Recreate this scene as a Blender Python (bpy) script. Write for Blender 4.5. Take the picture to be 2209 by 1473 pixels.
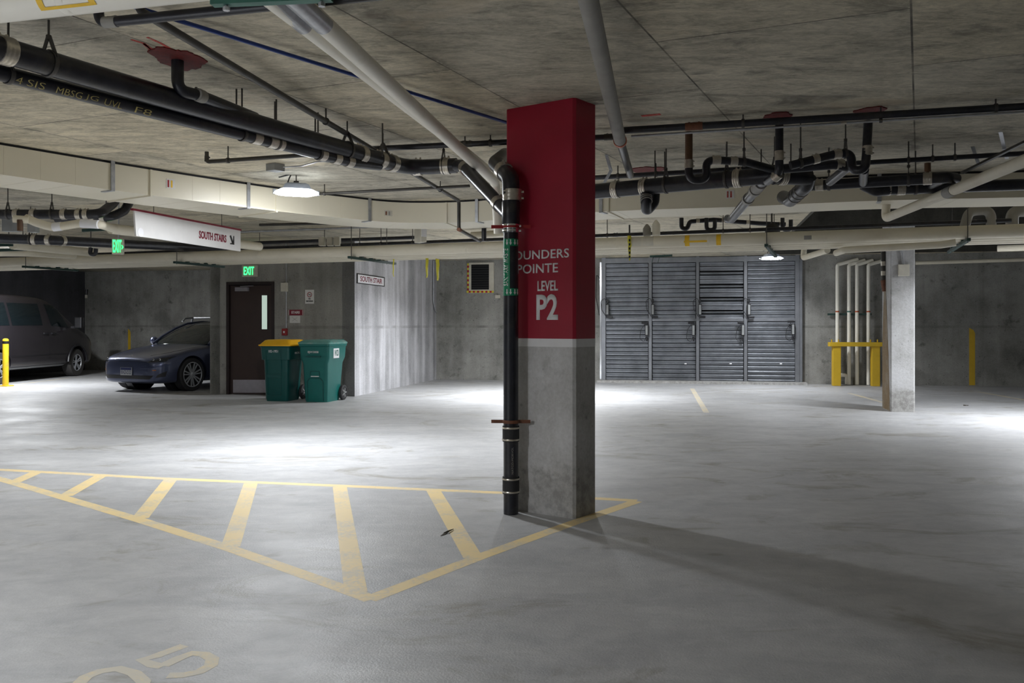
import bpy, bmesh, math, random
from mathutils import Vector, Matrix
from mathutils.bvhtree import BVHTree
random.seed(7)
for o in list(bpy.data.objects): bpy.data.objects.remove(o)
SC = bpy.context.scene
COL = SC.collection
# ------------------------------------------------------------------ camera, light, exposure
F, CX, HY, EYE, CEIL = 1940.0, 1104.5, 700.0, 1.35, 2.925   # focal length in px, optical axis, eye height, slab height
cam_d = bpy.data.cameras.new('camera'); cam = bpy.data.objects.new('camera', cam_d); COL.objects.link(cam)
cam.location = (0, 0, EYE); cam.rotation_euler = (math.pi/2, 0, 0)
cam_d.sensor_width = 36; cam_d.lens = F/2209*36; cam_d.shift_y = -(736.5-HY)/2209
cam_d.clip_start = .05; cam_d.clip_end = 200
SC.camera = cam
SC.view_settings.view_transform = 'Standard'; SC.view_settings.look = 'None'
SC.view_settings.exposure = 1.52; SC.view_settings.gamma = 1
SC.view_settings.use_curve_mapping = False
wd = bpy.data.worlds.new('world'); SC.world = wd; wd.use_nodes = True
wd.node_tree.nodes['Background'].inputs[0].default_value = (.75, .8, 1, 1)
wd.node_tree.nodes['Background'].inputs[1].default_value = 0.05
# lamps: (x, y, watts, fixture turned) - the garage's ceiling fixtures, the last an added fill lamp; each one is built with its light below
# (x, y, watts, turn, beam spread)
LAMPS = [(-2.28, 9.5, 56, 20, 176), (.6, 17.0, 100, 12, 158), (5.45, 18.9, 15, 12, 140), (7.6, 12.2, 62, 12, 150), (-10.6, 19.4, 60, 12, 174),
         (-9.0, 10.0, 34, 12, 140), (-4.8, 1.4, 105, 12, 165), (4.5, -4.5, 4, 12, 170)]
LAMP_COL = (.93, .96, 1.0)

# ------------------------------------------------------------------ geometry of the view (pixel -> point at a known plane)
def W(px, py, Y): return Vector(((px-CX)/F*Y, Y, EYE+(HY-py)/F*Y))
def Zp(px, py, z): return W(px, py, F*(z-EYE)/(HY-py))
def G(px, py, z=0): return Zp(px, py, z)
def onplane(px, py, P, n):
    d = Vector(((px-CX)/F, 1, (HY-py)/F)); o = Vector((0, 0, EYE)); P = Vector(P); n = Vector(n)
    return o + d*((P-o).dot(n)/d.dot(n))
A3 = Vector((.2021, .9794, 0)); B3 = Vector((.9794, -.2021, 0)); UP = Vector((0, 0, 1))

# ------------------------------------------------------------------ object helpers
WM = {}
def tag(o, label=None, cat=None, group=None, kind=None):
    if label: o['label'] = label
    if cat: o['category'] = cat
    if group: o['group'] = group
    if kind: o['kind'] = kind
    return o
def empty(name, loc, rz=0, label=None, cat=None, group=None):
    o = bpy.data.objects.new(name, None); COL.objects.link(o); o.empty_display_size = .1
    o.location = loc; o.rotation_euler = (0, 0, rz); o.rotation_mode = 'XYZ'
    WM[o] = Matrix.Translation(Vector(loc)) @ Matrix.Rotation(rz, 4, 'Z')
    return tag(o, label, cat, group)
def obj(name, bm, mat, parent=None, local=False, smooth=35, label=None, cat=None, group=None, kind=None, bevel=0):
    """bm in world coordinates (or in the parent's, with local=True)"""
    me = bpy.data.meshes.new(name)
    bmesh.ops.recalc_face_normals(bm, faces=bm.faces[:])
    if parent is None:
        vs = [v.co for v in bm.verts]
        lo = Vector((min(v.x for v in vs), min(v.y for v in vs), min(v.z for v in vs)))
        hi = Vector((max(v.x for v in vs), max(v.y for v in vs), max(v.z for v in vs)))
        c = Vector(((lo.x+hi.x)/2, (lo.y+hi.y)/2, lo.z)); M = Matrix.Translation(c)
    else:
        c = None; M = WM[parent]
    if not local or parent is None:
        bm.transform(M.inverted())
    bm.to_mesh(me); bm.free()
    for m in (mat if isinstance(mat, (list, tuple)) else [mat]): me.materials.append(m)
    if smooth:
        me.shade_smooth(); me.set_sharp_from_angle(angle=math.radians(smooth))
    o = bpy.data.objects.new(name, me); COL.objects.link(o)
    if parent is None: o.location = c; WM[o] = M
    else: o.parent = parent; WM[o] = M
    if bevel:
        b = o.modifiers.new('bevel', 'BEVEL'); b.width = bevel; b.segments = 2; b.limit_method = 'ANGLE'
    return tag(o, label, cat, group, kind)
def copy_tree(o, parent=None):
    c = o.copy(); COL.objects.link(c); c.parent = parent
    for ch in [x for x in KIDS if x.parent == o]: copy_tree(ch, c)
    return c
def BM(): return bmesh.new()
def frame(d, up=UP):
    d = Vector(d).normalized()
    if abs(d.dot(up)) > .99: up = Vector((1, 0, 0))
    s = d.cross(up).normalized(); u = s.cross(d).normalized()
    return d, s, u
def box(bm, c, size, ex=(1,0,0), ey=None, ez=(0,0,1), mi=0):
    c = Vector(c); ex = Vector(ex).normalized(); ez = Vector(ez).normalized()
    ey = Vector(ey).normalized() if ey is not None else ez.cross(ex)
    v = []
    for k in (-.5, .5):
        for j in (-.5, .5):
            for i in (-.5, .5): v.append(bm.verts.new(c+ex*i*size[0]+ey*j*size[1]+ez*k*size[2]))
    for q in ((0,2,3,1),(4,5,7,6),(0,1,5,4),(2,6,7,3),(0,4,6,2),(1,3,7,5)):
        bm.faces.new([v[i] for i in q]).material_index = mi
    return bm
def bar(bm, p, q, w, h, up=UP):
    p = Vector(p); q = Vector(q); d, s, u = frame(q-p, up)
    return box(bm, (p+q)/2, ((q-p).length, w, h), d, s, u)
def prism(bm, poly, n, mi=0):
    n = Vector(n); a = [bm.verts.new(p) for p in poly]; b = [bm.verts.new(Vector(p)+n) for p in poly]
    bm.faces.new(a[::-1]).material_index = mi; bm.faces.new(b).material_index = mi
    for i in range(len(a)):
        j = (i+1) % len(a); bm.faces.new((a[i], a[j], b[j], b[i])).material_index = mi
    return bm
def rings(bm, rows, cap=True, closed=True):
    R = [[bm.verts.new(p) for p in r] for r in rows]
    for r0, r1 in zip(R, R[1:]):
        n = len(r0)
        for i in range(n if closed else n-1):
            j = (i+1) % n; bm.faces.new((r0[i], r0[j], r1[j], r1[i]))
    if cap and closed: bm.faces.new(R[0][::-1]); bm.faces.new(R[-1])
    return bm
def cyl(bm, p, q, r, r2=None, seg=16, cap=True):
    p = Vector(p); q = Vector(q); r2 = r if r2 is None else r2; d, s, u = frame(q-p)
    rows = [[c+(s*math.cos(t)+u*math.sin(t))*rr for t in [2*math.pi*i/seg for i in range(seg)]] for c, rr in ((p, r), (q, r2))]
    return rings(bm, rows, cap)
def lathe(bm, p, d, prof, seg=20):
    p = Vector(p); d, s, u = frame(d)
    return rings(bm, [[p+d*h+(s*math.cos(t)+u*math.sin(t))*max(r, .0005) for t in [2*math.pi*i/seg for i in range(seg)]] for r, h in prof])
def fillet(pts, rad):
    pts = [Vector(p) for p in pts]; out = [pts[0]]
    for a, b, c in zip(pts, pts[1:], pts[2:]):
        u = (a-b); w = (c-b); L = min(u.length, w.length)*.48; u.normalize(); w.normalize()
        ang = math.acos(max(-1, min(1, u.dot(w))))
        if ang > math.pi-.03: out.append(b); continue
        t = min(rad/math.tan(ang/2), L); n = max(3, int((math.pi-ang)/.2))
        p0 = b+u*t; p1 = b+w*t
        for i in range(n+1):
            s = i/n; out.append(p0*(1-s)**2+b*2*s*(1-s)+p1*s*s)
    return out+[pts[-1]]
def tube(bm, pts, r, seg=14, bend=None, cap=True):
    P = fillet(pts, bend if bend is not None else r*2.2) if len(pts) > 2 and bend != 0 else [Vector(p) for p in pts]
    rows = []; s = None
    for i, p in enumerate(P):
        d = (P[min(i+1, len(P)-1)]-P[max(i-1, 0)]).normalized()
        if s is None: _, s, u = frame(d)
        s = (s-d*s.dot(d)).normalized(); u = s.cross(d)
        rr = r[i] if isinstance(r, list) else r
        rows.append([p+(s*math.cos(t)+u*math.sin(t))*rr for t in [2*math.pi*k/seg for k in range(seg)]])
    return rings(bm, rows, cap)
def torus(bm, c, axis, R, r, seg=20, n=6, flat=None):
    c = Vector(c); d, s, u = frame(axis); g = []
    for i in range(seg):
        t = 2*math.pi*i/seg; e = s*math.cos(t)+u*math.sin(t)
        g.append([bm.verts.new(c+e*(R+r*math.cos(2*math.pi*k/n))+d*((flat or r)*math.sin(2*math.pi*k/n))) for k in range(n)])
    for i in range(seg):
        for k in range(n):
            bm.faces.new((g[i][k], g[(i+1)%seg][k], g[(i+1)%seg][(k+1)%n], g[i][(k+1)%n]))
    return bm
def at_px(a, b, px):
    a = Vector(a); b = Vector(b); k = (px-CX)/F; d = b-a
    t = (k*a.y-a.x)/(d.x-k*d.y); return a+d*t, d.normalized()

# ------------------------------------------------------------------ materials
def nodes(name):
    m = bpy.data.materials.new(name); m.use_nodes = True
    nt = m.node_tree; return m, nt, nt.nodes['Principled BSDF']
def N(nt, t, **kw):
    n = nt.nodes.new(t)
    for k, v in kw.items():
        if k in n.inputs.keys() if isinstance(k, str) else False: n.inputs[k].default_value = v
        else: setattr(n, k, v)
    return n
def mapping(nt, scale=(1,1,1), rot=(0,0,0), loc=(0,0,0), coord='Object', obj_world=True):
    if obj_world: g = nt.nodes.new('ShaderNodeNewGeometry'); out = g.outputs['Position']
    else: g = nt.nodes.new('ShaderNodeTexCoord'); out = g.outputs['Object']
    mp = nt.nodes.new('ShaderNodeMapping'); mp.inputs['Scale'].default_value = scale
    mp.inputs['Rotation'].default_value = rot; mp.inputs['Location'].default_value = loc
    nt.links.new(out, mp.inputs[0]); return mp.outputs[0]
def noise(nt, vec, scale, detail=6, rough=.6, dist=0):
    n = nt.nodes.new('ShaderNodeTexNoise'); n.inputs['Scale'].default_value = scale; n.inputs['Detail'].default_value = detail
    n.inputs['Roughness'].default_value = rough; n.inputs['Distortion'].default_value = dist
    nt.links.new(vec, n.inputs['Vector']); return n.outputs['Fac']
def ramp(nt, fac, a, b, ca=(0,0,0,1), cb=(1,1,1,1)):
    r = nt.nodes.new('ShaderNodeValToRGB'); r.color_ramp.elements[0].position = a; r.color_ramp.elements[1].position = b
    r.color_ramp.elements[0].color = ca; r.color_ramp.elements[1].color = cb
    nt.links.new(fac, r.inputs[0]); return r.outputs[0]
def mix(nt, fac, a, b, mode='MIX'):
    m = nt.nodes.new('ShaderNodeMix'); m.data_type = 'RGBA'; m.blend_type = mode
    for i, x in ((0, fac), (6, a), (7, b)):
        if isinstance(x, (int, float)): m.inputs[i].default_value = x
        elif isinstance(x, tuple): m.inputs[i].default_value = x if len(x) == 4 else x+(1,)
        else: nt.links.new(x, m.inputs[i])
    return m.outputs[2]
def math_(nt, op, a, b=None):
    m = nt.nodes.new('ShaderNodeMath'); m.operation = op
    for i, x in ((0, a), (1, b)):
        if x is None: continue
        if isinstance(x, (int, float)): m.inputs[i].default_value = x
        else: nt.links.new(x, m.inputs[i])
    return m.outputs[0]
def bump(nt, bs, h, strength=.2, dist=.02):
    b = nt.nodes.new('ShaderNodeBump'); b.inputs['Strength'].default_value = strength; b.inputs['Distance'].default_value = dist
    nt.links.new(h, b.inputs['Height']); nt.links.new(b.outputs[0], bs.inputs['Normal'])
def plain(name, col, rough=.5, metal=0, var=.12, nscale=6, emit=None, coat=0, spec=.5, dirt=None):
    m, nt, bs = nodes(name); v = mapping(nt)
    f = noise(nt, v, nscale)
    c0 = tuple(max(0, x*(1-var)) for x in col); c1 = tuple(min(1, x*(1+var)) for x in col)
    c = mix(nt, ramp(nt, f, .3, .7), c0, c1)
    if dirt: c = mix(nt, ramp(nt, noise(nt, v, nscale*.6, 8, .7), .52, .72), c, dirt)
    nt.links.new(c, bs.inputs['Base Color'])
    bs.inputs['Roughness'].default_value = rough; bs.inputs['Metallic'].default_value = metal
    bs.inputs['Coat Weight'].default_value = coat; bs.inputs['Specular IOR Level'].default_value = spec
    if emit:
        bs.inputs['Emission Color'].default_value = tuple(emit[:3])+(1,); bs.inputs['Emission Strength'].default_value = emit[3]
    return m
def m_floor():
    m, nt, bs = nodes('floor_concrete'); v = mapping(nt)
    vs = mapping(nt, (.6, 1.25, 1), (0, 0, math.radians(-14)))
    c = mix(nt, ramp(nt, noise(nt, v, .7, 8, .62), .3, .72), (.33, .335, .35), (.49, .49, .495))
    c = mix(nt, .35, c, mix(nt, ramp(nt, noise(nt, v, 60, 4), .3, .7), (.29, .29, .29), (.56, .555, .55)))
    c = mix(nt, .4, c, mix(nt, ramp(nt, noise(nt, v, 7, 10, .72, .5), .40, .60), (.31, .31, .315), (.52, .52, .52)))
    c = mix(nt, .5, c, mix(nt, ramp(nt, noise(nt, vs, 2.2, 9, .68, .8), .38, .64), (.32, .325, .34), (.50, .50, .50)))
    st = ramp(nt, noise(nt, mapping(nt, (.65, 1.1, 1), loc=(3, 1, 0)), 1.3, 10, .7, 1.4), .55, .66)
    c = mix(nt, mix(nt, .8, (0, 0, 0), st), c, (.25, .235, .20))
    vo = nt.nodes.new('ShaderNodeTexVoronoi'); vo.inputs['Scale'].default_value = 1.6; nt.links.new(mapping(nt, (.7, 1.1, 1)), vo.inputs['Vector'])
    sp = ramp(nt, math_(nt, 'ADD', vo.outputs['Distance'], math_(nt, 'MULTIPLY', noise(nt, v, 9, 4), .05)), .055, .09, (1, 1, 1, 1), (0, 0, 0, 1))
    c = mix(nt, math_(nt, 'MULTIPLY', sp, .5), c, (.22, .20, .17))
    nt.links.new(c, bs.inputs['Base Color'])
    r = ramp(nt, noise(nt, v, 1.3, 6), .3, .7, (.42, .42, .42, 1), (.62, .62, .62, 1)); nt.links.new(r, bs.inputs['Roughness'])
    bs.inputs['Specular IOR Level'].default_value = .45
    h = math_(nt, 'ADD', noise(nt, v, 90, 4), math_(nt, 'MULTIPLY', noise(nt, v, 20, 5), .6)); bump(nt, bs, h, .22, .012)
    return m
def m_paint(name, col, wear=.5, base=(.33, .33, .325)):
    m, nt, bs = nodes(name); v = mapping(nt)
    f = ramp(nt, math_(nt, 'ADD', math_(nt, 'MULTIPLY', noise(nt, v, 3, 6), .5), math_(nt, 'MULTIPLY', noise(nt, v, 34, 9, .78), .5)), wear-.05, wear+.05)
    c = mix(nt, f, mix(nt, .68, col, base), col); nt.links.new(c, bs.inputs['Base Color']); bs.inputs['Roughness'].default_value = .6
    return m
def m_ceiling():
    m, nt, bs = nodes('ceiling_concrete')
    rz = math.radians(24.4)
    # u runs across the boards, s runs along the plywood sheets
    v = mapping(nt, (1, 1, 1), (0, 0, rz)); g = mapping(nt, (.6, 1.5, 1), (0, 0, rz))
    c = mix(nt, ramp(nt, noise(nt, v, 1.0, 9, .68, .5), .36, .64), (.32, .29, .22), (.74, .675, .52))
    c = mix(nt, .55, c, mix(nt, ramp(nt, noise(nt, g, 3.4, 12, .74, 1.2), .40, .60), (.25, .23, .18), (.80, .735, .58)))
    c = mix(nt, .3, c, mix(nt, ramp(nt, noise(nt, mapping(nt, (1, 2.2, 1), (0, 0, rz)), 18, 8, .75, .6), .40, .60), (.2, .19, .16), (.78, .72, .58)))
    dk = ramp(nt, noise(nt, mapping(nt, (.7, 1.5, 1), (0, 0, rz), (5, 2, 0)), 2.1, 9, .7, .7), .55, .68)
    c = mix(nt, math_(nt, 'MULTIPLY', dk, .75), c, (.15, .14, .12))
    tan = ramp(nt, noise(nt, mapping(nt, (.8, 1.3, 1), (0, 0, rz), (2, 9, 0)), 1.3, 6, .6, .4), .60, .68)
    c = mix(nt, math_(nt, 'MULTIPLY', tan, .45), c, (.62, .52, .37))
    br = nt.nodes.new('ShaderNodeTexBrick')
    nt.links.new(mapping(nt, (1, 1, 1), (0, 0, rz-math.pi/2), (-6.0, -.04, 0)), br.inputs['Vector'])
    br.offset = .45; br.inputs['Scale'].default_value = 1; br.inputs['Mortar Size'].default_value = .007; br.inputs['Mortar Smooth'].default_value = .4
    br.inputs['Brick Width'].default_value = 2.44; br.inputs['Row Height'].default_value = 1.3
    br.inputs['Color1'].default_value = (.86, .87, .9, 1); br.inputs['Color2'].default_value = (1.08, 1.05, .98, 1); br.inputs['Mortar'].default_value = (1, 1, 1, 1)
    c = mix(nt, 1.0, c, br.outputs['Color'], 'MULTIPLY')
    jf = math_(nt, 'MULTIPLY', br.outputs['Fac'], ramp(nt, noise(nt, v, 3, 5), .3, .6, (.35, .35, .35, 1), (1, 1, 1, 1)))
    b2 = nt.nodes.new('ShaderNodeTexBrick'); nt.links.new(br.inputs['Vector'].links[0].from_socket, b2.inputs['Vector']); b2.offset = .45
    for k_, v_ in (('Scale', 1), ('Mortar Size', .09), ('Mortar Smooth', 1), ('Brick Width', 2.44), ('Row Height', 1.3)): b2.inputs[k_].default_value = v_
    halo = math_(nt, 'MULTIPLY', b2.outputs['Fac'], ramp(nt, noise(nt, v, 3.2, 9, .7, 1), .50, .60))
    c = mix(nt, math_(nt, 'MULTIPLY', halo, .7), c, (.17, .16, .13))
    c = mix(nt, jf, c, (.10, .09, .075)); nt.links.new(c, bs.inputs['Base Color'])
    bs.inputs['Roughness'].default_value = .8; bs.inputs['Specular IOR Level'].default_value = .25
    bump(nt, bs, noise(nt, g, 12, 8, .7), .35, .02)
    return m
def m_concrete(name, dark, light, streak=.4, nscale=1.3, joints=True, spots=.5, foot=0, jcol=None):
    m, nt, bs = nodes(name); v = mapping(nt); st = mapping(nt, (2.2, 2.2, .16))
    c = mix(nt, ramp(nt, noise(nt, v, nscale, 8, .65), .38, .62), dark, light)
    c = mix(nt, streak, c, mix(nt, ramp(nt, noise(nt, st, 1.2, 7, .6, .2), .4, .62), tuple(x*.75 for x in dark), tuple(min(1, x*1.12) for x in light)))
    c = mix(nt, .25, c, mix(nt, ramp(nt, noise(nt, v, 45, 5), .3, .7), tuple(x*.7 for x in dark), light))
    if spots:
        sp = ramp(nt, noise(nt, mapping(nt, loc=(7, 3, 1)), 3.4, 8, .62), .60, .70)
        c = mix(nt, math_(nt, 'MULTIPLY', sp, spots), c, tuple(x*.45 for x in dark))
        pit = nt.nodes.new('ShaderNodeTexVoronoi'); pit.inputs['Scale'].default_value = 9; nt.links.new(v, pit.inputs['Vector'])
        pp = ramp(nt, pit.outputs['Distance'], .07, .12, (1, 1, 1, 1), (0, 0, 0, 1))
        c = mix(nt, math_(nt, 'MULTIPLY', pp, spots), c, tuple(x*.3 for x in dark))
    if joints:
        sx = nt.nodes.new('ShaderNodeSeparateXYZ'); nt.links.new(v, sx.inputs[0])
        z = sx.outputs['Z']
        j = math_(nt, 'LESS_THAN', math_(nt, 'ABSOLUTE', math_(nt, 'SUBTRACT', z, 1.3)), .028)
        along = mapping(nt, rot=(0, 0, math.radians(11.66)))
        s2 = nt.nodes.new('ShaderNodeSeparateXYZ'); nt.links.new(along, s2.inputs[0])
        for ax in joints if isinstance(joints, (list, tuple)) else ('X',):
            k = math_(nt, 'LESS_THAN', math_(nt, 'FRACT', math_(nt, 'DIVIDE', s2.outputs[ax], 1.22)), .035)
            k = math_(nt, 'MULTIPLY', k, .3); j = math_(nt, 'MAXIMUM', j, k)
        j = math_(nt, 'MULTIPLY', j, ramp(nt, noise(nt, v, 2.5, 5), .35, .65))
        c = mix(nt, math_(nt, 'MULTIPLY', j, .55), c, jcol or tuple(x*.6 for x in dark))
    if foot:
        sz = nt.nodes.new('ShaderNodeSeparateXYZ'); nt.links.new(v, sz.inputs[0])
        hh = math_(nt, 'ADD', sz.outputs['Z'], math_(nt, 'MULTIPLY', noise(nt, v, 6, 7, .65), -.35))
        c = mix(nt, math_(nt, 'MULTIPLY', ramp(nt, hh, foot-.2, foot-.14, (1, 1, 1, 1), (0, 0, 0, 1)), .6), c, mix(nt, ramp(nt, noise(nt, v, 14, 8, .7), .4, .6), (.17, .16, .14), (.42, .41, .39)))
        up = math_(nt, 'ADD', sz.outputs['Z'], math_(nt, 'MULTIPLY', noise(nt, v, 3.5, 6, .6), .6))
        c = mix(nt, math_(nt, 'MULTIPLY', ramp(nt, up, 1.22, 1.3), .45), c, (.36, .34, .27))
    nt.links.new(c, bs.inputs['Base Color']); bs.inputs['Roughness'].default_value = .82; bs.inputs['Specular IOR Level'].default_value = .25
    bump(nt, bs, math_(nt, 'ADD', noise(nt, v, 26, 6), noise(nt, st, 3, 4)), .25, .015)
    return m
M = {}
M['floor'] = m_floor(); M['ceil'] = m_ceiling()
M['wall'] = m_concrete('wall_concrete', (.16, .158, .145), (.40, .395, .37), .25, 1.1, ['X'], .65)
M['wall_left'] = m_concrete('shaded_wall_concrete', (.06, .06, .065), (.10, .10, .11), .3, .9, None, .3)  # darker than the other walls: this side's shade is in the colour
M['stair_wall'] = m_concrete('stair_wall_concrete', (.23, .225, .21), (.40, .39, .365), .4, 1.2, ['X'], .45)
M['pale_wall'] = m_concrete('pale_streaked_concrete', (.30, .30, .31), (.70, .70, .73), .6, 1.3, ['Y'], .15, jcol=(.22, .215, .21))
M['column'] = m_concrete('column_concrete', (.38, .375, .36), (.64, .64, .65), .3, 2.2, None, .35, .33)
M['column_dark'] = m_concrete('stained_column_concrete', (.2, .175, .13), (.42, .37, .30), .6, 2.2, None, .3)
M['beam'] = m_concrete('shaded_shaft_concrete', (.05, .048, .04), (.1, .095, .08), .3, 2.0, None, .3)  # near-black tone puts the darkness of the shaft into the concrete colour
M['red'] = plain('red_paint', (.33, .006, .028), .42, 0, .08, 3)
M['white_paint'] = plain('white_paint', (.80, .80, .82), .5, 0, .05, 5)
M['yellow_line'] = m_paint('worn_yellow_paint', (.80, .62, .30), .47, (.52, .50, .45))
M['faded_line'] = m_paint('faded_yellow_paint', (.66, .56, .37), .53, (.50, .49, .46))
M['yellow'] = plain('safety_yellow', (.86, .58, .02), .42, 0, .06, 8, dirt=(.5, .36, .08))
M['orange_yellow'] = plain('orange_yellow_paint', (.62, .40, .02), .5, 0, .08, 5)
M['black_pipe'] = plain('black_cast_iron', (.016, .017, .024), .33, 0, .45, 9, dirt=(.05, .045, .04), spec=.5)
M['brown_pipe'] = plain('rusty_pipe', (.11, .055, .025), .6, 0, .3, 9)
M['dark_steel'] = plain('dark_steel_pipe', (.05, .046, .04), .5, .2, .3, 9)
M['cream_pipe'] = plain('cream_pipe_insulation', (.72, .67, .54), .55, 0, .05, 2.5, dirt=(.64, .58, .46))
M['white_pipe'] = plain('white_pipe_insulation', (.90, .87, .77), .5, 0, .03, 2)
M['grey_pipe'] = plain('grey_pipe_wrap', (.30, .29, .265), .7, 0, .1, 6)
M['duct'] = plain('cream_duct_board', (.74, .69, .55), .42, 0, .03, 1.5, spec=.6)
M['gap'] = plain('dark_gap_shade', (.012, .012, .014), .7)  # near-black colour for the shade in the gap over the duct
M['steel'] = plain('steel_band', (.58, .54, .47), .34, .85, .2, 30)
M['galv'] = plain('galvanised_steel', (.42, .43, .45), .38, .7, .2, 12)
M['rod'] = plain('threaded_rod', (.10, .095, .09), .5, .6)
M['green_strut'] = plain('green_channel', (.05, .17, .135), .5, .1, .2, 8)
M['dark_green'] = plain('dark_green_channel', (.015, .045, .038), .55)
M['blue'] = plain('blue_tube', (.012, .04, .22), .4)
M['fire'] = plain('red_firestop', (.13, .010, .008), .75, 0, .4, 25)
M['pink'] = plain('pink_spray_mark', (.5, .06, .05), .8, 0, .5, 30, dirt=(.4, .33, .27))
M['orange'] = plain('orange_clamp', (.5, .09, .02), .45)
M['label_y'] = plain('yellow_label', (.85, .52, .02), .45)
M['label_g'] = plain('green_label', (.0, .26, .12), .4)
M['ink'] = plain('black_print', (.012, .012, .012), .5)
M['white'] = plain('white_print', (.82, .82, .84), .45, 0, .02)
M['offwhite'] = plain('white_sheet', (.74, .73, .72), .45, 0, .03)
M['maroon'] = plain('maroon_print', (.22, .01, .03), .45)
M['chalk'] = plain('yellow_crayon', (.5, .42, .16), .8)
M['box_grey'] = plain('grey_box', (.30, .31, .31), .5, .2)
M['box_cream'] = plain('cream_box', (.62, .59, .5), .5)
M['door'] = plain('brown_door', (.045, .026, .022), .45, 0, .08)
M['door_frame'] = plain('dark_door_frame', (.022, .012, .012), .45)
M['kick'] = plain('kick_plate', (.42, .40, .44), .35, .6)
M['glow_glass'] = plain('stairwell_window', (.6, .7, .62), .3, 0, .02, 1, emit=(.62, .78, .68, .2))
M['exit_green'] = plain('lit_green', (.05, .8, .2), .4, 0, 0, 1, emit=(.03, 1, .18, 1.15))
M['lens'] = plain('lamp_lens', (1, 1, 1), .3, 0, 0, 1, emit=(.92, .95, 1, 22))
M['lamp_side'] = plain('lamp_refractor', (.9, .95, 1), .3, 0, 0, 1, emit=(.85, .92, 1, 1.6))
M['alu'] = plain('lamp_housing', (.35, .38, .45), .4, .6)
M['slat'] = plain('louver_slat', (.25, .265, .29), .45, .6, .25, 3)
M['slat_frame'] = plain('louver_frame', (.24, .25, .27), .45, .6, .15, 4)
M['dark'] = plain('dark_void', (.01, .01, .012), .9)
M['grille'] = plain('dark_grille', (.025, .025, .025), .6)
M['teal'] = plain('teal_plastic', (.005, .13, .115), .38, 0, .08, 5)
M['teal_dark'] = plain('dark_teal_plastic', (.004, .075, .07), .38, 0, .08, 5)
M['teal_lid'] = plain('dusty_teal_lid', (.10, .27, .24), .5, 0, .15, 8, dirt=(.3, .33, .3))
M['lid_y'] = plain('yellow_lid', (.95, .50, .01), .35, 0, .08, 5)
M['rubber'] = plain('tyre_rubber', (.022, .022, .024), .75)
M['rubber_grey'] = plain('dusty_tyre', (.05, .047, .045), .8)
M['rim'] = plain('alloy_rim', (.62, .64, .68), .35, .6)
M['car'] = plain('blue_grey_paint', (.065, .08, .15), .28, .5, .03, 2, coat=.9)
M['van'] = plain('brown_grey_paint', (.036, .031, .037), .32, .5, .03, 2, coat=.8)
M['glass'] = plain('tinted_glass', (.006, .010, .012), .06, 0, 0, 1, spec=.45)
M['trim'] = plain('black_trim', (.015, .015, .018), .4)
M['head'] = plain('headlamp_glass', (.05, .055, .07), .1, .6, .1, 20, coat=1)
M['chrome'] = plain('chrome', (.8, .82, .85), .15, 1)
M['amber'] = plain('amber_lens', (.55, .16, .01), .3)
M['caution'] = plain('caution_tape', (.75, .68, .05), .45)
M['hazard_red'] = plain('hazard_red', (.45, .01, .015), .5)
M['rust'] = plain('rusty_steel', (.16, .06, .03), .7, 0, .3, 20)
M['rust_stain'] = m_paint('rust_stain', (.20, .13, .055), .47, (.3, .27, .22))
M['red_box'] = plain('red_box', (.32, .01, .015), .4)
M['plate'] = plain('licence_plate', (.5, .52, .55), .4)
M['plate_blue'] = plain('plate_blue', (.02, .03, .12), .4)
M['leaf'] = plain('dry_debris', (.06, .05, .035), .8)
M['seat'] = plain('pale_seat_cover', (.12, .18, .18), .8)

# ------------------------------------------------------------------ small builders
def plane_quad(name, mat, px4, P, n, parent=None, thick=.004, out=0, **kw):
    """a thin sheet whose corners are seen at px4 on the plane (P, n); n points to the viewer"""
    n = Vector(n).normalized(); bm = BM()
    prism(bm, [onplane(x, y, P, n)+n*out for x, y in px4], n*thick)
    return obj(name, bm, mat, parent, smooth=0, **kw)
def text_mesh(body, bold=0, shear=0, spacing=1):
    cu = bpy.data.curves.new('lettering', 'FONT'); cu.body = body; cu.extrude = 0; cu.offset = bold; cu.shear = shear; cu.resolution_u = 3
    cu.align_x = 'CENTER'; cu.space_character = spacing; cu.space_line = .95
    o = bpy.data.objects.new('lettering', cu); COL.objects.link(o)
    dg = bpy.context.evaluated_depsgraph_get(); me = bpy.data.meshes.new_from_object(o.evaluated_get(dg))
    bm = BM(); bm.from_mesh(me)
    bpy.data.objects.remove(o); bpy.data.curves.remove(cu); bpy.data.meshes.remove(me)
    return bm
def text(name, body, mat, parent, origin, ex, ey, w, h, bold=.012, thick=.002, spacing=1, local=False, bend=None):
    """lettering fitted to w x h, lower-left corner at origin"""
    bm = text_mesh(body, bold, 0, spacing)
    xs = [v.co.x for v in bm.verts]; ys = [v.co.y for v in bm.verts]
    x0, x1, y0, y1 = min(xs), max(xs), min(ys), max(ys); ex = Vector(ex).normalized(); ey = Vector(ey).normalized(); n = ex.cross(ey)
    r = bmesh.ops.extrude_face_region(bm, geom=bm.faces[:]); ext = {e for e in r['geom'] if isinstance(e, bmesh.types.BMVert)}
    for v in bm.verts:
        a = (v.co.x-x0)/(x1-x0)*w; b = (v.co.y-y0)/(y1-y0)*h; t = thick if v in ext else 0
        if bend:   # wrap on a vertical pipe: bend = (axis x, axis y, radius, start angle); text reads upward
            cx_, cy_, rr, a0 = bend; an = a0-b/rr
            v.co = Vector((cx_+(rr+t)*math.cos(an), cy_+(rr+t)*math.sin(an), origin[2]+a))
        else: v.co = Vector(origin)+ex*a+ey*b+n*t
    return obj(name, bm, mat, parent, smooth=0, local=local)
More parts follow.
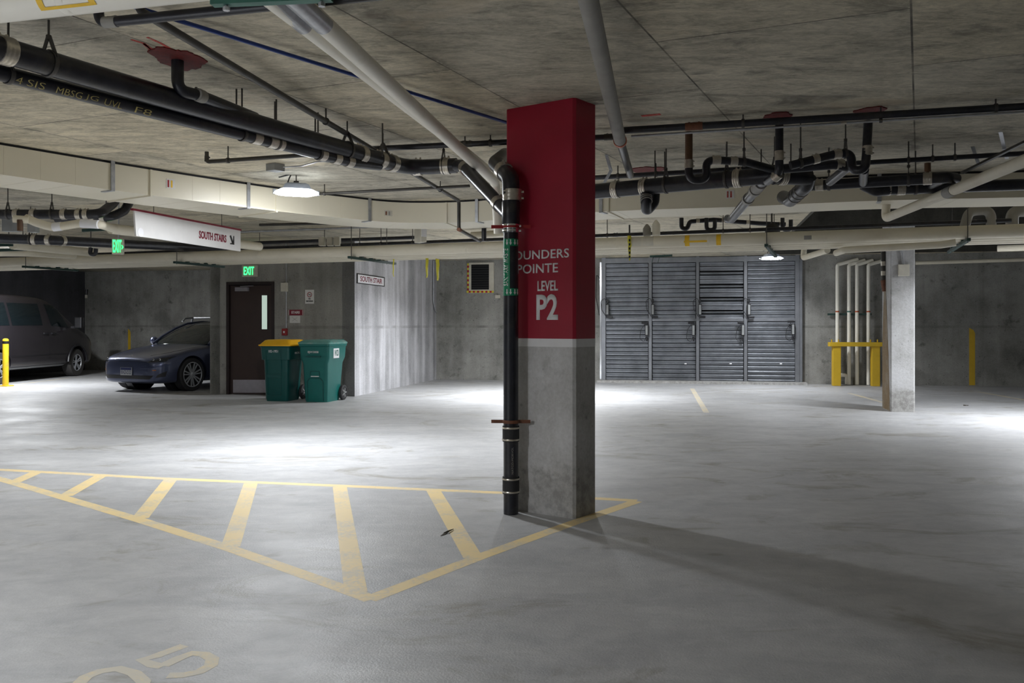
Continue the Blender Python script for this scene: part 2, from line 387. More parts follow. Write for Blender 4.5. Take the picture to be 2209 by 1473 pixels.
def text_px(name, body, mat, parent, xl, xr, yt, yb, P, n, out=.004, bold=.012, spacing=1):
    """lettering seen between px xl..xr and yt..yb on plane (P, n)"""
    n = Vector(n).normalized(); ex = UP.cross(n).normalized()
    o = onplane(xl, yb, P, n); r = onplane(xr, yb, P, n); t = onplane(xl, yt, P, n)
    return text(name, body, mat, parent, o+n*out, ex, UP, (r-o).dot(ex), t.z-o.z, bold, spacing=spacing)
def coupling(parent, p, d, r, L=.07, mat='steel', bolts=True, nm='coupling'):
    p = Vector(p); d = Vector(d).normalized(); k = r*1.10; bm = BM()
    prof = [(r, -L/2), (k, -L/2)]
    for i in range(3): a = -L/2+L*(i+.5)/3; prof += [(k, a-L*.1), (k*1.03, a), (k, a+L*.1)]
    lathe(bm, p, d, prof+[(k, L/2), (r, L/2)], 18)
    if bolts:
        _, s, u = frame(d)
        for j in (-.28, .28): cyl(bm, p+d*L*j+u*k*.9-s*.012, p+d*L*j+u*k*1.2-s*.012, .008, seg=6)
    return obj(nm, bm, M[mat], parent)
def hanger(parent, p, d, r, top=CEIL, clevis=True, nm='pipe_hanger', rod=.006):
    p = Vector(p); d = Vector(d).normalized(); bm = BM()
    torus(bm, p, d, r+.004, .004, 18, 6, .013)
    if clevis and top-p.z > r+.09:
        _, s, u = frame(d); apex = p+UP*(r+.07)
        for sg in (-1, 1): bar(bm, p+s*sg*r*.92+UP*r*.35, apex+s*sg*.008, .024, .005, d)
        cyl(bm, apex-UP*.02, Vector((p.x, p.y, top)), rod, seg=8); cyl(bm, apex-UP*.012, apex+UP*.012, rod*2.2, seg=6)
    else: cyl(bm, p+UP*r, Vector((p.x, p.y, top)), rod, seg=8)
    return obj(nm, bm, M['rod'], parent)
def run(name, label, cat, mat, pts, r, couplings=(), hangers=(), bend=None, group=None, seg=16, cmat='steel', cl=.07, joints=(), clevis=True, top=CEIL):
    """a pipe run; couplings / hangers / joints are (segment, px) pairs or (segment, fraction as float < 2)"""
    pts = [Vector(p) for p in pts]
    o = obj(name, tube(BM(), pts, r, seg, bend), M[mat], label=label, cat=cat, group=group)
    def loc(s, x):
        a, b = pts[s], pts[s+1]
        return (a.lerp(b, x), (b-a).normalized()) if isinstance(x, float) and x < 2 else at_px(a, b, x)
    for c in couplings: p, d = loc(*c); coupling(o, p, d, r, cl, cmat)
    for c in hangers: p, d = loc(*c); hanger(o, p, d, r, top, clevis)
    for c in joints:
        p, d = loc(*c); obj('joint_band', lathe(BM(), p, d, [(r, -.02), (r*1.012, -.018), (r*1.012, .018), (r, .02)], 20), M[mat], o)
    return o
def struct(name, bm, mat, smooth=0): return obj(name, bm, mat, smooth=smooth, kind='structure')

# ================================================================== THE SETTING
def slab(bm, p, q, h0, h1, t, side):
    p = Vector(p); q = Vector(q); d = (q-p).normalized(); n = Vector((-d.y, d.x, 0))*side*t
    prism(bm, [(p.x, p.y, h0), (q.x, q.y, h0), (q.x+n.x, q.y+n.y, h0), (p.x+n.x, p.y+n.y, h0)], (0, 0, h1-h0)); return bm
bm = BM(); box(bm, (0, 11, -.1), (50, 46, .2)); struct('floor', bm, M['floor'])
P0 = Vector((-2.957, 16.9, 0)); P1 = P0+A3*5.4; P2 = P0-B3*2.98; P3 = P2+A3*7.75
BR = P1+B3*19; FR = BR-A3*30; RL = onplane(183, HY, P3, A3); RL.z = 0; FL = RL-A3*36
# the slab overhead, with an open shaft over the far right bays
SH0 = Vector((4.13, 12.35, 0))            # near left corner of the shaft opening
sa = SH0.dot(A3); sb = SH0.dot(B3)
def AB(a, b, z=0): return A3*a+B3*b+UP*z
bm = BM()
for a0, a1, b0, b1 in ((-12, sa, -26, 24), (sa, 32, -26, sb), (sa, 32, sb+5.4, 24), (P1.dot(A3)-.3, 32, sb, sb+5.4)):
    prism(bm, [AB(a0, b0, CEIL), AB(a1, b0, CEIL), AB(a1, b1, CEIL), AB(a0, b1, CEIL)], (0, 0, .25))
bmesh.ops.remove_doubles(bm, verts=bm.verts[:], dist=1e-4)
struct('ceiling', bm, M['ceil'])
bm = BM(); ba = P1.dot(A3)-.3
for a0, b0, a1, b1 in ((sa, sb, ba, sb), (sa, sb+5.4, ba, sb+5.4), (sa, sb, sa, sb+5.4), (ba, sb, ba, sb+5.4)):
    c = (AB(a0, b0)+AB(a1, b1))/2; L = (AB(a1, b1)-AB(a0, b0)).length
    box(bm, c+UP*(CEIL+.85), (L+.1, .1, 1.7-.002), AB(a1, b1)-AB(a0, b0))
c = AB((sa+ba)/2, sb+2.7); box(bm, c+UP*(CEIL+1.75), (ba-sa, 5.5, .1), A3)
struct('wall_shaft', bm, M['beam'])
struct('wall_back', slab(BM(), P1-A3*0, BR, 0, CEIL, .25, 1), M['wall'])
struct('wall_stair_side', slab(BM(), P0, P1, 0, CEIL, .25, 1), M['pale_wall'])
door_l = P0-B3*2.72; door_r = P0-B3*1.82
bm = BM()
dl = onplane(489, 850, P0, A3); dr = onplane(592, 850, P0, A3); dt = onplane(540, 608, P0, A3).z
dl.z = 0; dr.z = 0
slab(bm, P2, dl, 0, CEIL, .25, 1); slab(bm, dr, P0-B3*.002, 0, CEIL, .25, 1); slab(bm, dl, dr, dt, CEIL, .25, 1)
struct('wall_stair_front', bm, M['stair_wall'])
struct('wall_stair_left', slab(BM(), P2+B3*.01, P3+B3*.01, 0, CEIL, .2, -1), M['wall'])
struct('wall_rear_left', slab(BM(), RL, P3, 0, CEIL, .25, 1), M['wall'])
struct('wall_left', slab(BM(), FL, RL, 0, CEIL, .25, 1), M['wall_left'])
struct('wall_right', slab(BM(), FR, BR, 0, CEIL, .25, -1), M['wall'])
struct('wall_front', slab(BM(), FL, FL+B3*40, 0, CEIL, .25, -1), M['wall'])
# low kerb under the louvres
k0 = onplane(1287, 826, P1-A3*.45, A3); k1 = onplane(1742, 832, P1-A3*.45, A3); k0.z = k1.z = 0
struct('trim_1', slab(BM(), k0, k1, 0, .05, .44, 1), M['column'])

# door
d1 = empty('door_1', (dl+dr)/2); d1['kind'] = 'structure'
dn = -A3
bm = BM(); fw = .055
for p in (dl+B3*fw/2, dr-B3*fw/2): box(bm, p+A3*.05+UP*dt/2, (fw, .14, dt), B3)
box(bm, (dl+dr)/2+A3*.05+UP*(dt-fw/2), ((dr-dl).length-2*fw, .14, fw), B3)
obj('door_frame', bm, M['door_frame'], d1, smooth=0)
lw = (dr-dl).length-2*fw-.01; dc = (dl+dr)/2+A3*.06
leaf = obj('door_leaf', box(BM(), dc+UP*(dt-fw)/2, (lw, .045, dt-fw-.02), B3), M['door'], d1, smooth=0)
PD = dc+dn*.0225
def dq(name, mat, x0, x1, y0, y1, thick=.006, par=None): return plane_quad(name, M[mat], [(x0, y1), (x1, y1), (x1, y0), (x0, y0)], PD, dn, par or d1, thick)
dq('kick_plate', 'kick', 503, 583, 819, 847)
dq('vision_window', 'glow_glass', 565, 576.5, 637, 710, .004)
dq('window_trim', 'door_frame', 563.5, 565, 635.5, 711.5); dq('window_trim', 'door_frame', 576.5, 578, 635.5, 711.5)
bm = BM(); p = onplane(524, 624, PD, dn); box(bm, p+dn*.035, (.27, .06, .075), B3)
obj('door_closer', bm, M['kick'], d1, smooth=0)
bm = BM(); bar(bm, onplane(522, 618, PD, dn)+dn*.06, onplane(553, 617, PD, dn)+dn*.12, .02, .012)
obj('closer_arm', bm, M['galv'], d1, smooth=0)

# ================================================================== COLUMNS
C1 = Vector((.435, 6.236, 0)); E1 = Vector((.804, -.595, 0)); E2 = Vector((.595, .804, 0)); CW, CD = .602, .289
cc = C1-E1*CW/2+E2*CD/2
col = empty('concrete_column', cc, 0, 'square column painted dark red above a white stripe, raw concrete below, lettered FOUNDERS POINTE', 'column')
zr = EYE-(731-HY)/F*6.236; zw = EYE-(749-HY)/F*6.236
def cblock(z0, z1, g=0, bev=.018):
    bm = BM(); box(bm, cc+UP*(z0+z1)/2, (CW+g, CD+g, z1-z0), E1)
    es = [e for e in bm.edges if abs(e.verts[0].co.z-e.verts[1].co.z) > .01]
    bmesh.ops.bevel(bm, geom=es, offset=bev, segments=1, affect='EDGES'); return bm
obj('concrete_base', cblock(0, zw), M['column'], col, smooth=20)
obj('white_stripe', cblock(zw, zr, .002), M['white_paint'], col, smooth=20)
obj('red_section', cblock(zr, CEIL, .001), M['red'], col, smooth=20)
nf = Vector((-.595, -.804, 0))
tp = lambda nm, s, xl, xr, yt, yb, b=.03, sp=1: text_px(nm, s, M['white'], col, xl, xr, yt, yb, C1, nf, .001, b, sp)
tp('lettering', 'FOUNDERS', 1098, 1228, 543, 562, .012, 1.02); tp('lettering', 'POINTE', 1116, 1204, 571, 591, .012, 1.02)
tp('lettering', 'LEVEL', 1160, 1204, 606, 628, .022); tp('lettering', 'P2', 1157.5, 1204, 635, 690, .028)
# grout at the column's foot
bm = BM(); lathe(bm, (0, 0, 0), UP, [(.01, 0), (.01, .001)], 6); bm.free()
# far column
C2 = Vector((5.86, 13.93, 0)); w2, dp2 = .36, .63; c2 = C2+B3*w2/2+A3*dp2/2
col2 = empty('concrete_column', c2, 0, 'bare grey concrete column with rust streaks down its left face, right of the louvres', 'column')
bm = BM(); box(bm, c2+UP*CEIL/2, (w2, dp2, CEIL), B3)
bmesh.ops.bevel(bm, geom=[e for e in bm.edges if abs(e.verts[0].co.z-e.verts[1].co.z) > .01], offset=.02, segments=1, affect='EDGES')
obj('shaft', bm, M['column'], col2, smooth=0)
bm = BM(); n2 = -B3; a0 = C2+A3*.03-B3*.002
prism(bm, [a0+UP*.01, a0+A3*.57+UP*.01, a0+A3*.57+UP*1.0, a0+A3*.42+UP*2.1, a0+A3*.33+UP*2.1, a0+A3*.1+UP*.9], n2*.0015)
obj('rust_streak', bm, M['rust_stain'], col2, smooth=0)

# ================================================================== FLOOR MARKINGS
def stroke(bm, pts, w, z=.0005, px=True):
    P = [G(*p) if px else Vector(p) for p in pts]
    L, R = [], []
    for i, p in enumerate(P):
        p.z = 0
        d0 = (P[i]-P[i-1]) if i else (P[1]-P[0]); d1_ = (P[i+1]-P[i]) if i < len(P)-1 else (P[i]-P[i-1]); d0.z = d1_.z = 0
        d = (d0.normalized()+d1_.normalized()).normalized(); n = Vector((-d.y, d.x, 0))*w/2
        L.append(bm.verts.new(p+n+UP*z)); R.append(bm.verts.new(p-n+UP*z))
    for i in range(len(P)-1): bm.faces.new((L[i], R[i], R[i+1], L[i+1]))
bm = BM(); w = .1
stroke(bm, [(-240, 999), (0, 1013), (370, 1033), (740, 1048), (1085, 1063), (1374, 1080)], w, .0004)
stroke(bm, [(-300, 952), (0, 1033), (130, 1071), (300, 1121), (500, 1184), (742, 1270), (803, 1293)], w, .0005)
stroke(bm, [(795, 1293), (1040, 1199), (1230, 1130), (1373, 1081)], w, .0006)
for q in ([(82, 1017), (30, 1040)], [(218, 1026), (140, 1070)], [(368, 1034), (302, 1118)], [(541, 1042), (497, 1180)], [(733, 1050), (768, 1278)], [(935, 1058), (1021, 1203)]):
    stroke(bm, q, .115, .0007)
obj('floor_marking', bm, M['yellow_line'], smooth=0, label='worn yellow hatched no-parking wedge painted on the floor around the red column', cat='floor marking')
bm = BM()
stroke(bm, [(333, 1416), (398, 1392)], .055); stroke(bm, [(345, 1413), (306, 1423), (330, 1434), (352, 1437)], .055, .0006)
stroke(bm, [(352, 1436), (385, 1420), (415, 1409), (440, 1411), (458, 1421), (455, 1435), (430, 1449), (395, 1456), (362, 1457)], .055, .0007)
stroke(bm, [(165, 1480), (185, 1460), (215, 1448), (255, 1442), (290, 1452), (310, 1470), (300, 1490), (270, 1505), (220, 1510), (175, 1498), (165, 1480)], .055, .0006)
obj('floor_marking', bm, M['faded_line'], smooth=0, label='faded yellow stall number stencilled upside down on the near floor, bottom left', cat='floor marking')
for q, lb in (([(1493, 838), (1524, 890)], 'short faded yellow stall line on the floor below the metal louvres'),
              ([(1832, 848), (1905, 868)], 'thin faded yellow stall line running to the foot of the far concrete column'),
              ([(2110, 845), (2240, 868)], 'faint yellow stall line near the painted stripe on the right wall'),
              ([(14, 832), (150, 815)], 'faint yellow stall line beside the yellow bollard and the van')):
    bm = BM(); stroke(bm, q, .09); obj('floor_marking', bm, M['faded_line'], smooth=0, label=lb, cat='floor marking', group='stall lines')
bm = BM(); t0 = G(957, 1152); tube(bm, [t0+Vector((0, 0, .008)), G(966, 1146, .012), G(978, 1141, .006)], [.002, .006, .002], 6, 0)
prism(bm, [G(950, 1156, .002), G(960, 1148, .003), G(969, 1144, .003), G(962, 1152, .002)], (0, 0, .002))
obj('twig', bm, M['leaf'], label='small dark twig lying on the hatched floor marking', cat='twig')
bm = BM(); p = G(2081, 875); box(bm, p+UP*.008, (.06, .03, .012), A3); box(bm, p+Vector((.05, .01, .006)), (.03, .02, .01), B3)
obj('litter_scrap', bm, M['leaf'], label='small dark scrap of litter on the floor right of the far column', cat='litter')

# wall stripes painted beside the stalls
for px, y0, y1, w, wallP, lb in ((2097, 707, 830, .12, P1, 'yellow stall stripe painted on the right end of the back wall'),
                                 (279, 709, 812, .085, P3, 'yellow stall stripe painted on the wall behind the blue car')):
    b0 = onplane(px, y1, wallP, A3); z1 = onplane(px, y0, wallP, A3).z; bm = BM()
    prism(bm, [b0.xyz*1-B3*w/2+UP*(.02-b0.z), b0+B3*w/2+UP*(.02-b0.z), b0+B3*w/2+UP*(z1-.12-b0.z), b0+B3*w/4+UP*(z1-.05-b0.z), b0-B3*w/2+UP*(z1-b0.z)], -A3*.003)
    obj('wall_stripe', bm, M['orange_yellow'], smooth=0, label=lb, cat='wall marking', group='stall stripes on the walls')

# ================================================================== LAMP FIXTURES
def fixture(x, y, watts, rz, spread, label):
    t = empty('ceiling_lamp', (x, y, 0), math.radians(rz), label, 'ceiling lamp', 'hanging garage lamps')
    z = 2.735
    bm = BM(); cyl(bm, (0, 0, z+.10), (0, 0, CEIL), .006, seg=8); box(bm, (0, 0, z+.115), (.05, .05, .03)); obj('hanger_rod', bm, M['rod'], t, True)
    bm = BM(); tube(bm, [(-.1, 0, z+.07), (-.07, 0, z+.16), (-.05, 0, z+.2), (-.18, 0, CEIL-.03)], .007, 8, .04); obj('power_cord', bm, M['trim'], t, True)
    bm = BM()
    rings(bm, [[(sx*a, sy*b, zz) for sx, sy in ((-1,-1),(1,-1),(1,1),(-1,1))] for a, b, zz in ((.15,.10,z+.035),(.12,.08,z+.09),(.09,.06,z+.105))])
    obj('housing', bm, M['alu'], t, True, 20)
    bm = BM()
    def oc(a, b, zz): return [(a*math.copysign(abs(math.cos(q))**.55, math.cos(q)), b*math.copysign(abs(math.sin(q))**.55, math.sin(q)), zz) for q in [2*math.pi*i/24 for i in range(24)]]
    rings(bm, [oc(.17, .15, z+.036), oc(.23, .195, z+.004), oc(.225, .19, z)]); obj('reflector', bm, M['lamp_side'], t, True)
    bm = BM(); rings(bm, [oc(.215, .18, z-.001), oc(.18, .15, z-.012), oc(.10, .08, z-.018)]); obj('lens', bm, M['lens'], t, True)
    bm = BM()
    for sx in (-1, 1): obj('latch', box(BM(), (sx*.225, 0, z+.01), (.03, .05, .05)), M['galv'], t, True, 0)
    ld = bpy.data.lights.new('lamp_light', 'AREA'); ld.shape = 'DISK'; ld.size = .24; ld.energy = watts; ld.color = LAMP_COL; ld.spread = math.radians(spread)
    lo = bpy.data.objects.new('lamp_light', ld); COL.objects.link(lo); lo.parent = t; lo.location = (0, 0, z-.04)
    pd = bpy.data.lights.new('lamp_glow', 'POINT'); pd.energy = watts*(.7 if x < -10 else .14); pd.color = LAMP_COL; pd.shadow_soft_size = .05
    po = bpy.data.objects.new('lamp_glow', pd); COL.objects.link(po); po.parent = t; po.location = (0, 0, z-.045)
    return t
lamp_names = ['lit white ceiling lamp hanging in front of the duct, left of the red column', 'ceiling lamp hidden behind the pipe bundle near the stair wall',
 'small lit lamp hanging before the louvres, half hidden by pipes', 'lamp just outside the frame on the right', 'lamp hung beyond the pipe bundle above the van',
 'lamp outside the frame on the left', 'lamp outside the frame on the left, near the viewer', 'added fill lamp behind the viewer on the right']
for L, nm in zip(LAMPS, lamp_names): fixture(*L, nm)
# junction box and cable of the near lamp
jp = Zp(594, 354, CEIL)
jb = obj('junction_box', box(BM(), jp-UP*.035, (.13, .13, .07), E1), M['box_grey'], smooth=0, bevel=.004, label='grey square junction box on the ceiling above the lit lamp', cat='junction box')
bm = BM(); tube(bm, [jp+Vector((.06, 0, -.03)), jp+Vector((.25, .0, -.02)), Zp(690, 347, 2.90), Zp(760, 352, 2.9)], .008, 8, .1)
obj('cable', bm, M['galv'], jb)

# ================================================================== DUCT
ZB, ZT = 2.645, 2.90
front = [W(px, py, F*(ZB-EYE)/(HY-py)) for px, py in ((-420, 318), (0, 376), (323, 420.7), (594, 455), (740, 470), (840, 479), (930, 480.5), (1020, 478), (1100, 472), (1310, 456), (1590, 446), (1900, 432.5), (2209, 425.5), (2500, 418))]
for p in front: p.z = 0
def smooth_poly(P, n=4):
    out = []
    for i in range(len(P)-1):
        p0 = P[max(i-1, 0)]; p1 = P[i]; p2 = P[i+1]; p3 = P[min(i+2, len(P)-1)]
        for k in range(n):
            t = k/n; out.append(.5*((2*p1)+(p2-p0)*t+(2*p0-5*p1+4*p2-p3)*t*t+(3*p1-p0-3*p2+p3)*t**3))
    return out+[P[-1]]
fp = smooth_poly(front); DW = .74
def nrm(P, i):
    d = (P[min(i+1, len(P)-1)]-P[max(i-1, 0)]).normalized(); return Vector((-d.y, d.x, 0))
def duct_sec(i, g=0, z0=ZB, z1=ZT):
    n = nrm(fp, i); a = fp[i]-n*g; b = fp[i]+n*(DW+g)
    return [a+UP*(z0-g), b+UP*(z0-g), b+UP*(z1+min(g, .02)), a+UP*(z1+min(g, .02))]
du = empty('air_duct', fp[len(fp)//2]+UP*ZB, 0, 'long cream rectangular air duct bending under the slab across the whole view', 'air duct')
obj('duct_casing', rings(BM(), [duct_sec(i) for i in range(len(fp))]), M['duct'], du, smooth=25)
bm = BM(); rings(bm, [[p-UP*0 for p in duct_sec(i, -.02, ZT-.02, CEIL+.018)] for i in range(len(fp))]); obj('gap_shade_strip', bm, M['gap'], du)  # dark strip stands for the shaded gap between duct and slab
def fidx(px):
    return min(range(len(fp)), key=lambda i: abs(CX+F*fp[i].x/fp[i].y-px))
def duct_at(px):
    for i in range(len(fp)-1):
        x0 = CX+F*fp[i].x/fp[i].y; x1 = CX+F*fp[i+1].x/fp[i+1].y
        if x0 <= px <= x1:
            t = (px-x0)/(x1-x0); d = (fp[i+1]-fp[i]).normalized(); return fp[i].lerp(fp[i+1], t), d, Vector((-d.y, d.x, 0))
for px in (8, 88, 163, 325, 415, 475, 596, 655, 690, 735, 860, 910, 963, 1290, 1312, 1330, 1455, 1520, 1600, 1760, 1905, 1990, 2070):
    p, d, n = duct_at(px); flange = px in (325, 596, 963, 1312)
    g = .014 if flange else .0015; w = .022 if flange else .005
    bm = BM()
    r0 = [p-n*g+UP*(ZB-g), p+n*(DW+g)+UP*(ZB-g), p+n*(DW+g)+UP*ZT, p-n*g+UP*ZT]
    rings(bm, [[q-d*w/2 for q in r0], [q+d*w/2 for q in r0]]); obj('flange' if flange else 'seam', bm, M['duct'], du, smooth=0)
for px in (242, 535, 797, 1029, 1297, 1897):
    p, d, n = duct_at(px); bm = BM()
    box(bm, p-n*.009+UP*(ZB+CEIL)/2, (.04, .012, CEIL-ZB), d); box(bm, p+n*.07+UP*(ZB-.006), (.04, .17, .01), d)
    obj('duct_strap', bm, M['galv'], du, smooth=0)
def dlabel(px0, px1, z0, z1, mats, nm):
    p, d, n = duct_at(px0); q, _, _ = duct_at(px1); w = (q-p).length
    bm = BM(); prism(bm, [p+UP*z0, q+UP*z0, q+UP*z1, p+UP*z1], -n*.004); ob = obj(nm, bm, mats[0], du, smooth=0)
    for k, m_ in enumerate(mats[1:]):
        bm = BM(); a = .12+.4*k; prism(bm, [p.lerp(q, a)+UP*(z0+.01)-n*.004, p.lerp(q, a+.2)+UP*(z0+.01)-n*.004, p.lerp(q, a+.2)+UP*(z1-.012)-n*.004, p.lerp(q, a)+UP*(z1-.012)-n*.004], -n*.002)
        obj('label_stripe', bm, m_, ob, smooth=0)
dlabel(358, 376, 2.74, 2.835, [M['offwhite'], M['red_box'], M['label_y']], 'duct_label')
dlabel(829, 846, 2.72, 2.79, [M['box_cream'], M['rust'], M['grey_pipe']], 'duct_label')
dlabel(1566, 1584, 2.74, 2.83, [M['offwhite'], M['pink'], M['pink']], 'duct_label')

# ================================================================== PIPES
# 1 big white pipe across the top-left corner
a = Zp(0, 6, 2.75); b = Zp(460, -47, 2.75); u = (b-a).normalized()
p1 = run('insulated_pipe', 'fat white insulated pipe crossing the top left corner, with yellow and green labels', 'pipe', 'white_pipe', [a-u*2.5, a+u*1.15, a+u*1.15+UP*.17], .083, joints=[(0, 150)], bend=.12)
def band(parent, p, d, r, w, a0, a1, mat, nm='pipe_label', seg=10, off=.0015):
    """curved sticker on a pipe: angles from straight up, towards the viewer's side"""
    d, s, u_ = frame(d); bm = BM(); g = []
    for i in range(seg+1):
        t = math.radians(a0+(a1-a0)*i/seg); e = u_*math.cos(t)+s*math.sin(t)
        g.append([bm.verts.new(Vector(p)+d*k*w/2+e*(r+off)) for k in (-1, 1)])
    for x, y in zip(g, g[1:]): bm.faces.new((x[0], x[1], y[1], y[0]))
    return obj(nm, bm, M[mat], parent)
ya, _ = at_px(a, b, 112); yb, _ = at_px(a, b, 218); 
for p in (ya, yb): band(p1, p, u, .083, .03, 40, 150, 'label_y')
bm = BM(); band(p1, (ya+yb)/2, u, .083, (yb-ya).length, 140, 150, 'label_y', off=.002)
ga, _ = at_px(a, b, 78); gb, _ = at_px(a, b, 150)
band(p1, (ga+gb)/2, u, .083, (gb-ga).length, 60, 92, 'label_g', off=.002); band(p1, (ga+gb)/2, u, .083, (gb-ga).length-.03, 40, 78, 'offwhite', off=.003)
# 2 black pipe with an elbow
a = Zp(213, 50, 2.76); b = Zp(460, 25, 2.76); u = (b-a).normalized(); c = a+u*3.2
run('drain_pipe', 'thin black pipe with upturned elbow under the white corner pipe, leaving the top edge', 'pipe', 'black_pipe', [a+UP*.165, a, c], .024, [(1, .02)], [(1, 690)], cmat='grey_pipe', bend=.05)
# 3 green channel that carries the two white pipes
a = Zp(458, 12, 2.583); b = Zp(715, 1, 2.583)
bm = BM(); d, s, u_ = frame(b-a)
bar(bm, a, b, .041, .003); 
for sg in (-1, 1): bar(bm, a+s*sg*.0195+UP*.02, b+s*sg*.0195+UP*.02, .003, .041)
st = obj('support_channel', bm, M['green_strut'], smooth=0, label='green slotted steel channel at the top edge carrying two white pipes', cat='pipe support')
for k in range(9):
    p = a.lerp(b, (k+.5)/9); obj('slot', box(BM(), p-s*.0215+UP*.02 if (p-s).y < p.y else p+s*.0215+UP*.02, (.022, .001, .01), d), M['ink'], st, smooth=0)
for t in (.12, .92): 
    p = a.lerp(b, t); bm = BM(); cyl(bm, p-UP*.02, Vector((p.x, p.y+.0, CEIL)), .006, seg=8); cyl(bm, p-UP*.022, p-UP*.008, .014, seg=6); obj('threaded_rod', bm, M['galv'], st)
# 4 pair of white pipes toward the column
B0 = Zp(706, 60, 2.66); B1 = Zp(1068, 392, 2.66); u = (B1-B0).normalized(); sN = u.cross(UP).normalized()
pB = run('insulated_pipe', 'white insulated pipe from green channel to red column top, right one of the pair', 'pipe', 'white_pipe',
     [B0-u*1.6, B1, Vector((B1.x+.01, B1.y, 2.2))+u*.12, ], .043, joints=[(0, 770), (0, 905), (0, 940)], bend=.09, group='pair of white pipes')
A0 = B0-sN*.088; A1 = B1-sN*.035+UP*.085
pA = run('insulated_pipe', 'white insulated pipe from green channel toward red column, left one of the pair', 'pipe', 'white_pipe', [A0-(A1-A0).normalized()*1.6, A0.lerp(A1, .95)], .038, joints=[(0, 760), (0, 880)], group='pair of white pipes')
for pr, P_, r_ in ((pB, B0-u*.05, .043), (pA, A0-u*.05, .038)):
    bm = BM(); d, s, u_ = frame(u); g = []
    for i in range(13):
        t = math.radians(80+200*i/12); e = u_*math.cos(t)+s*math.sin(t); g.append([bm.verts.new(P_+d*k+e*(r_+.003)) for k in (-.45, .0)])
    for x, y in zip(g, g[1:]): bm.faces.new((x[0], x[1], y[1], y[0]))
    obj('saddle_shield', bm, M['galv'], pr)
# 5 big black drain
a = Zp(0, 107, 2.70); b = Zp(822, 346, 2.70); u = (b-a).normalized(); c = Zp(880, 362, 2.70); e = Zp(985, 357, 2.70)
RX, RY = -.008, 6.42; f_ = Vector((RX, RY+.0, 2.14))
p5 = run('drain_pipe', 'thick black cast iron drain from the left edge to the riser on the red column', 'drain pipe', 'black_pipe', [a-u*1.6, c, e], .065,
     [(0, 10), (0, 778), (0, 820), (0, 845), (1, 901), (1, 962)], [(0, 105), (0, 749), (0, 826), (1, 957)], bend=.25)
for px in (38,): pass
sl = run('drain_pipe', 'black pipe slanting down from the thick drain into the riser on the red column', 'drain pipe', 'black_pipe', [e-(e-c).normalized()*.03, e+Vector((.06, -.08, -.015)), f_+Vector((0, .01, -.02))], .052,
     [(1, .06), (1, .78)], bend=.14)
# 6 second drain beneath
a6 = Zp(0, 157, 2.62); b6 = Zp(760, 350, 2.62); u6 = (b6-a6).normalized()
p6 = run('drain_pipe', 'thinner black drain with yellow crayon writing, hung below the thick drain', 'drain pipe', 'black_pipe', [a6-u6*1.2, b6, b6+u6*.35+UP*.03], .042,
     [(0, 551), (0, 585), (0, 600), (0, 693), (0, 724), (0, 752)], [(0, 18), (0, 522), (0, 596), (0, 686)], bend=.1)
def crayon(px0, px1, body, w=.10):
    p, d = at_px(a6, b6, px1); q, _ = at_px(a6, b6, px0); dd, s, u_ = frame(d)
    if s.y > 0: s = -s
    n = (s*.86-UP*.5).normalized(); up2 = n.cross(-d).normalized()
    text('crayon_writing', body, M['chalk'], p6, p+n*.0425-up2*.02, -d if False else (q-p), -up2 if up2.z < 0 else up2, (q-p).length, .035, 0, .001)
def crayon2(px0, px1, body):
    p, d = at_px(a6, b6, px0); q, _ = at_px(a6, b6, px1); dd, s, u_ = frame(d)
    if s.y > 0: s = -s
    n = (s*.86-UP*.5).normalized(); ex = (q-p).normalized(); ey = n.cross(ex)
    text('crayon_writing', body, M['chalk'], p6, p+n*.0425-ey*.02, ex, ey, (q-p).length, .036, -.01, .001)
crayon2(25, 40, '4'); crayon2(50, 88, 'SIS'); crayon2(113, 168, 'MBSG'); crayon2(175, 203, 'JG'); crayon2(217, 255, 'UVL'); crayon2(283, 318, 'F8')
# 7 pipe out of the red sealed hole
h = Zp(383, 128, CEIL); q = Zp(430, 206, 2.74); v6 = u
run('drain_pipe', 'short black pipe curving down out of the red sealed hole in the ceiling', 'drain pipe', 'black_pipe', [h, Vector((h.x, h.y, 2.74)), q, at_px(a, b, 545)[0]+UP*.05+Vector((0, .06, 0))], .036, [(2, 431)], cmat='grey_pipe', bend=.16)
def blob(px, py, rx, ry, mat, lb, z=CEIL, hole=0, ang=0, grp='red firestop patches on the ceiling'):
    c = Zp(px, py, z); bm = BM(); n = 60; vs = []
    for i in range(n):
        t = 2*math.pi*i/n; k = 1+.09*math.sin(3*t+px)+.06*math.sin(7*t+py)+random.uniform(-.05, .05)
        vs.append(c+Vector((math.cos(t)*rx*k, math.sin(t)*ry*k, 0)))
    prism(bm, vs, (0, 0, -.008)); return obj('firestop_patch', bm, M[mat], smooth=0, label=lb, cat='firestop patch', group=grp)
blob(385, 126, .14, .22, 'fire', 'dark red firestop ring around the curved black pipe, upper left')
blob(1678, 249, .10, .12, 'fire', 'small dark red firestop patch above the middle black riser')
blob(1878, 238, .11, .12, 'fire', 'dark red firestop patch behind the sprinkler pipe at upper right')
blob(1398, 366, .16, .2, 'fire', 'red firestop patch on the ceiling right of the red column')
bm = BM()
for pts in ([(283, 85), (310, 93), (325, 108)], [(318, 80), (345, 92), (370, 106)], [(310, 93), (333, 110)]):
    P = [Zp(x, y, CEIL) for x, y in pts]
    for p, q_ in zip(P, P[1:]): bar(bm, p-UP*.001, q_-UP*.001, .018, .002)
obj('spray_mark', bm, M['pink'], smooth=0, label='pinkish red spray paint strokes on the ceiling beside the firestop ring', cat='spray mark')
bm = BM(); p = Zp(1384, 250, CEIL); q_ = Zp(1425, 246, CEIL); bar(bm, p-UP*.001, q_-UP*.001, .05, .002)
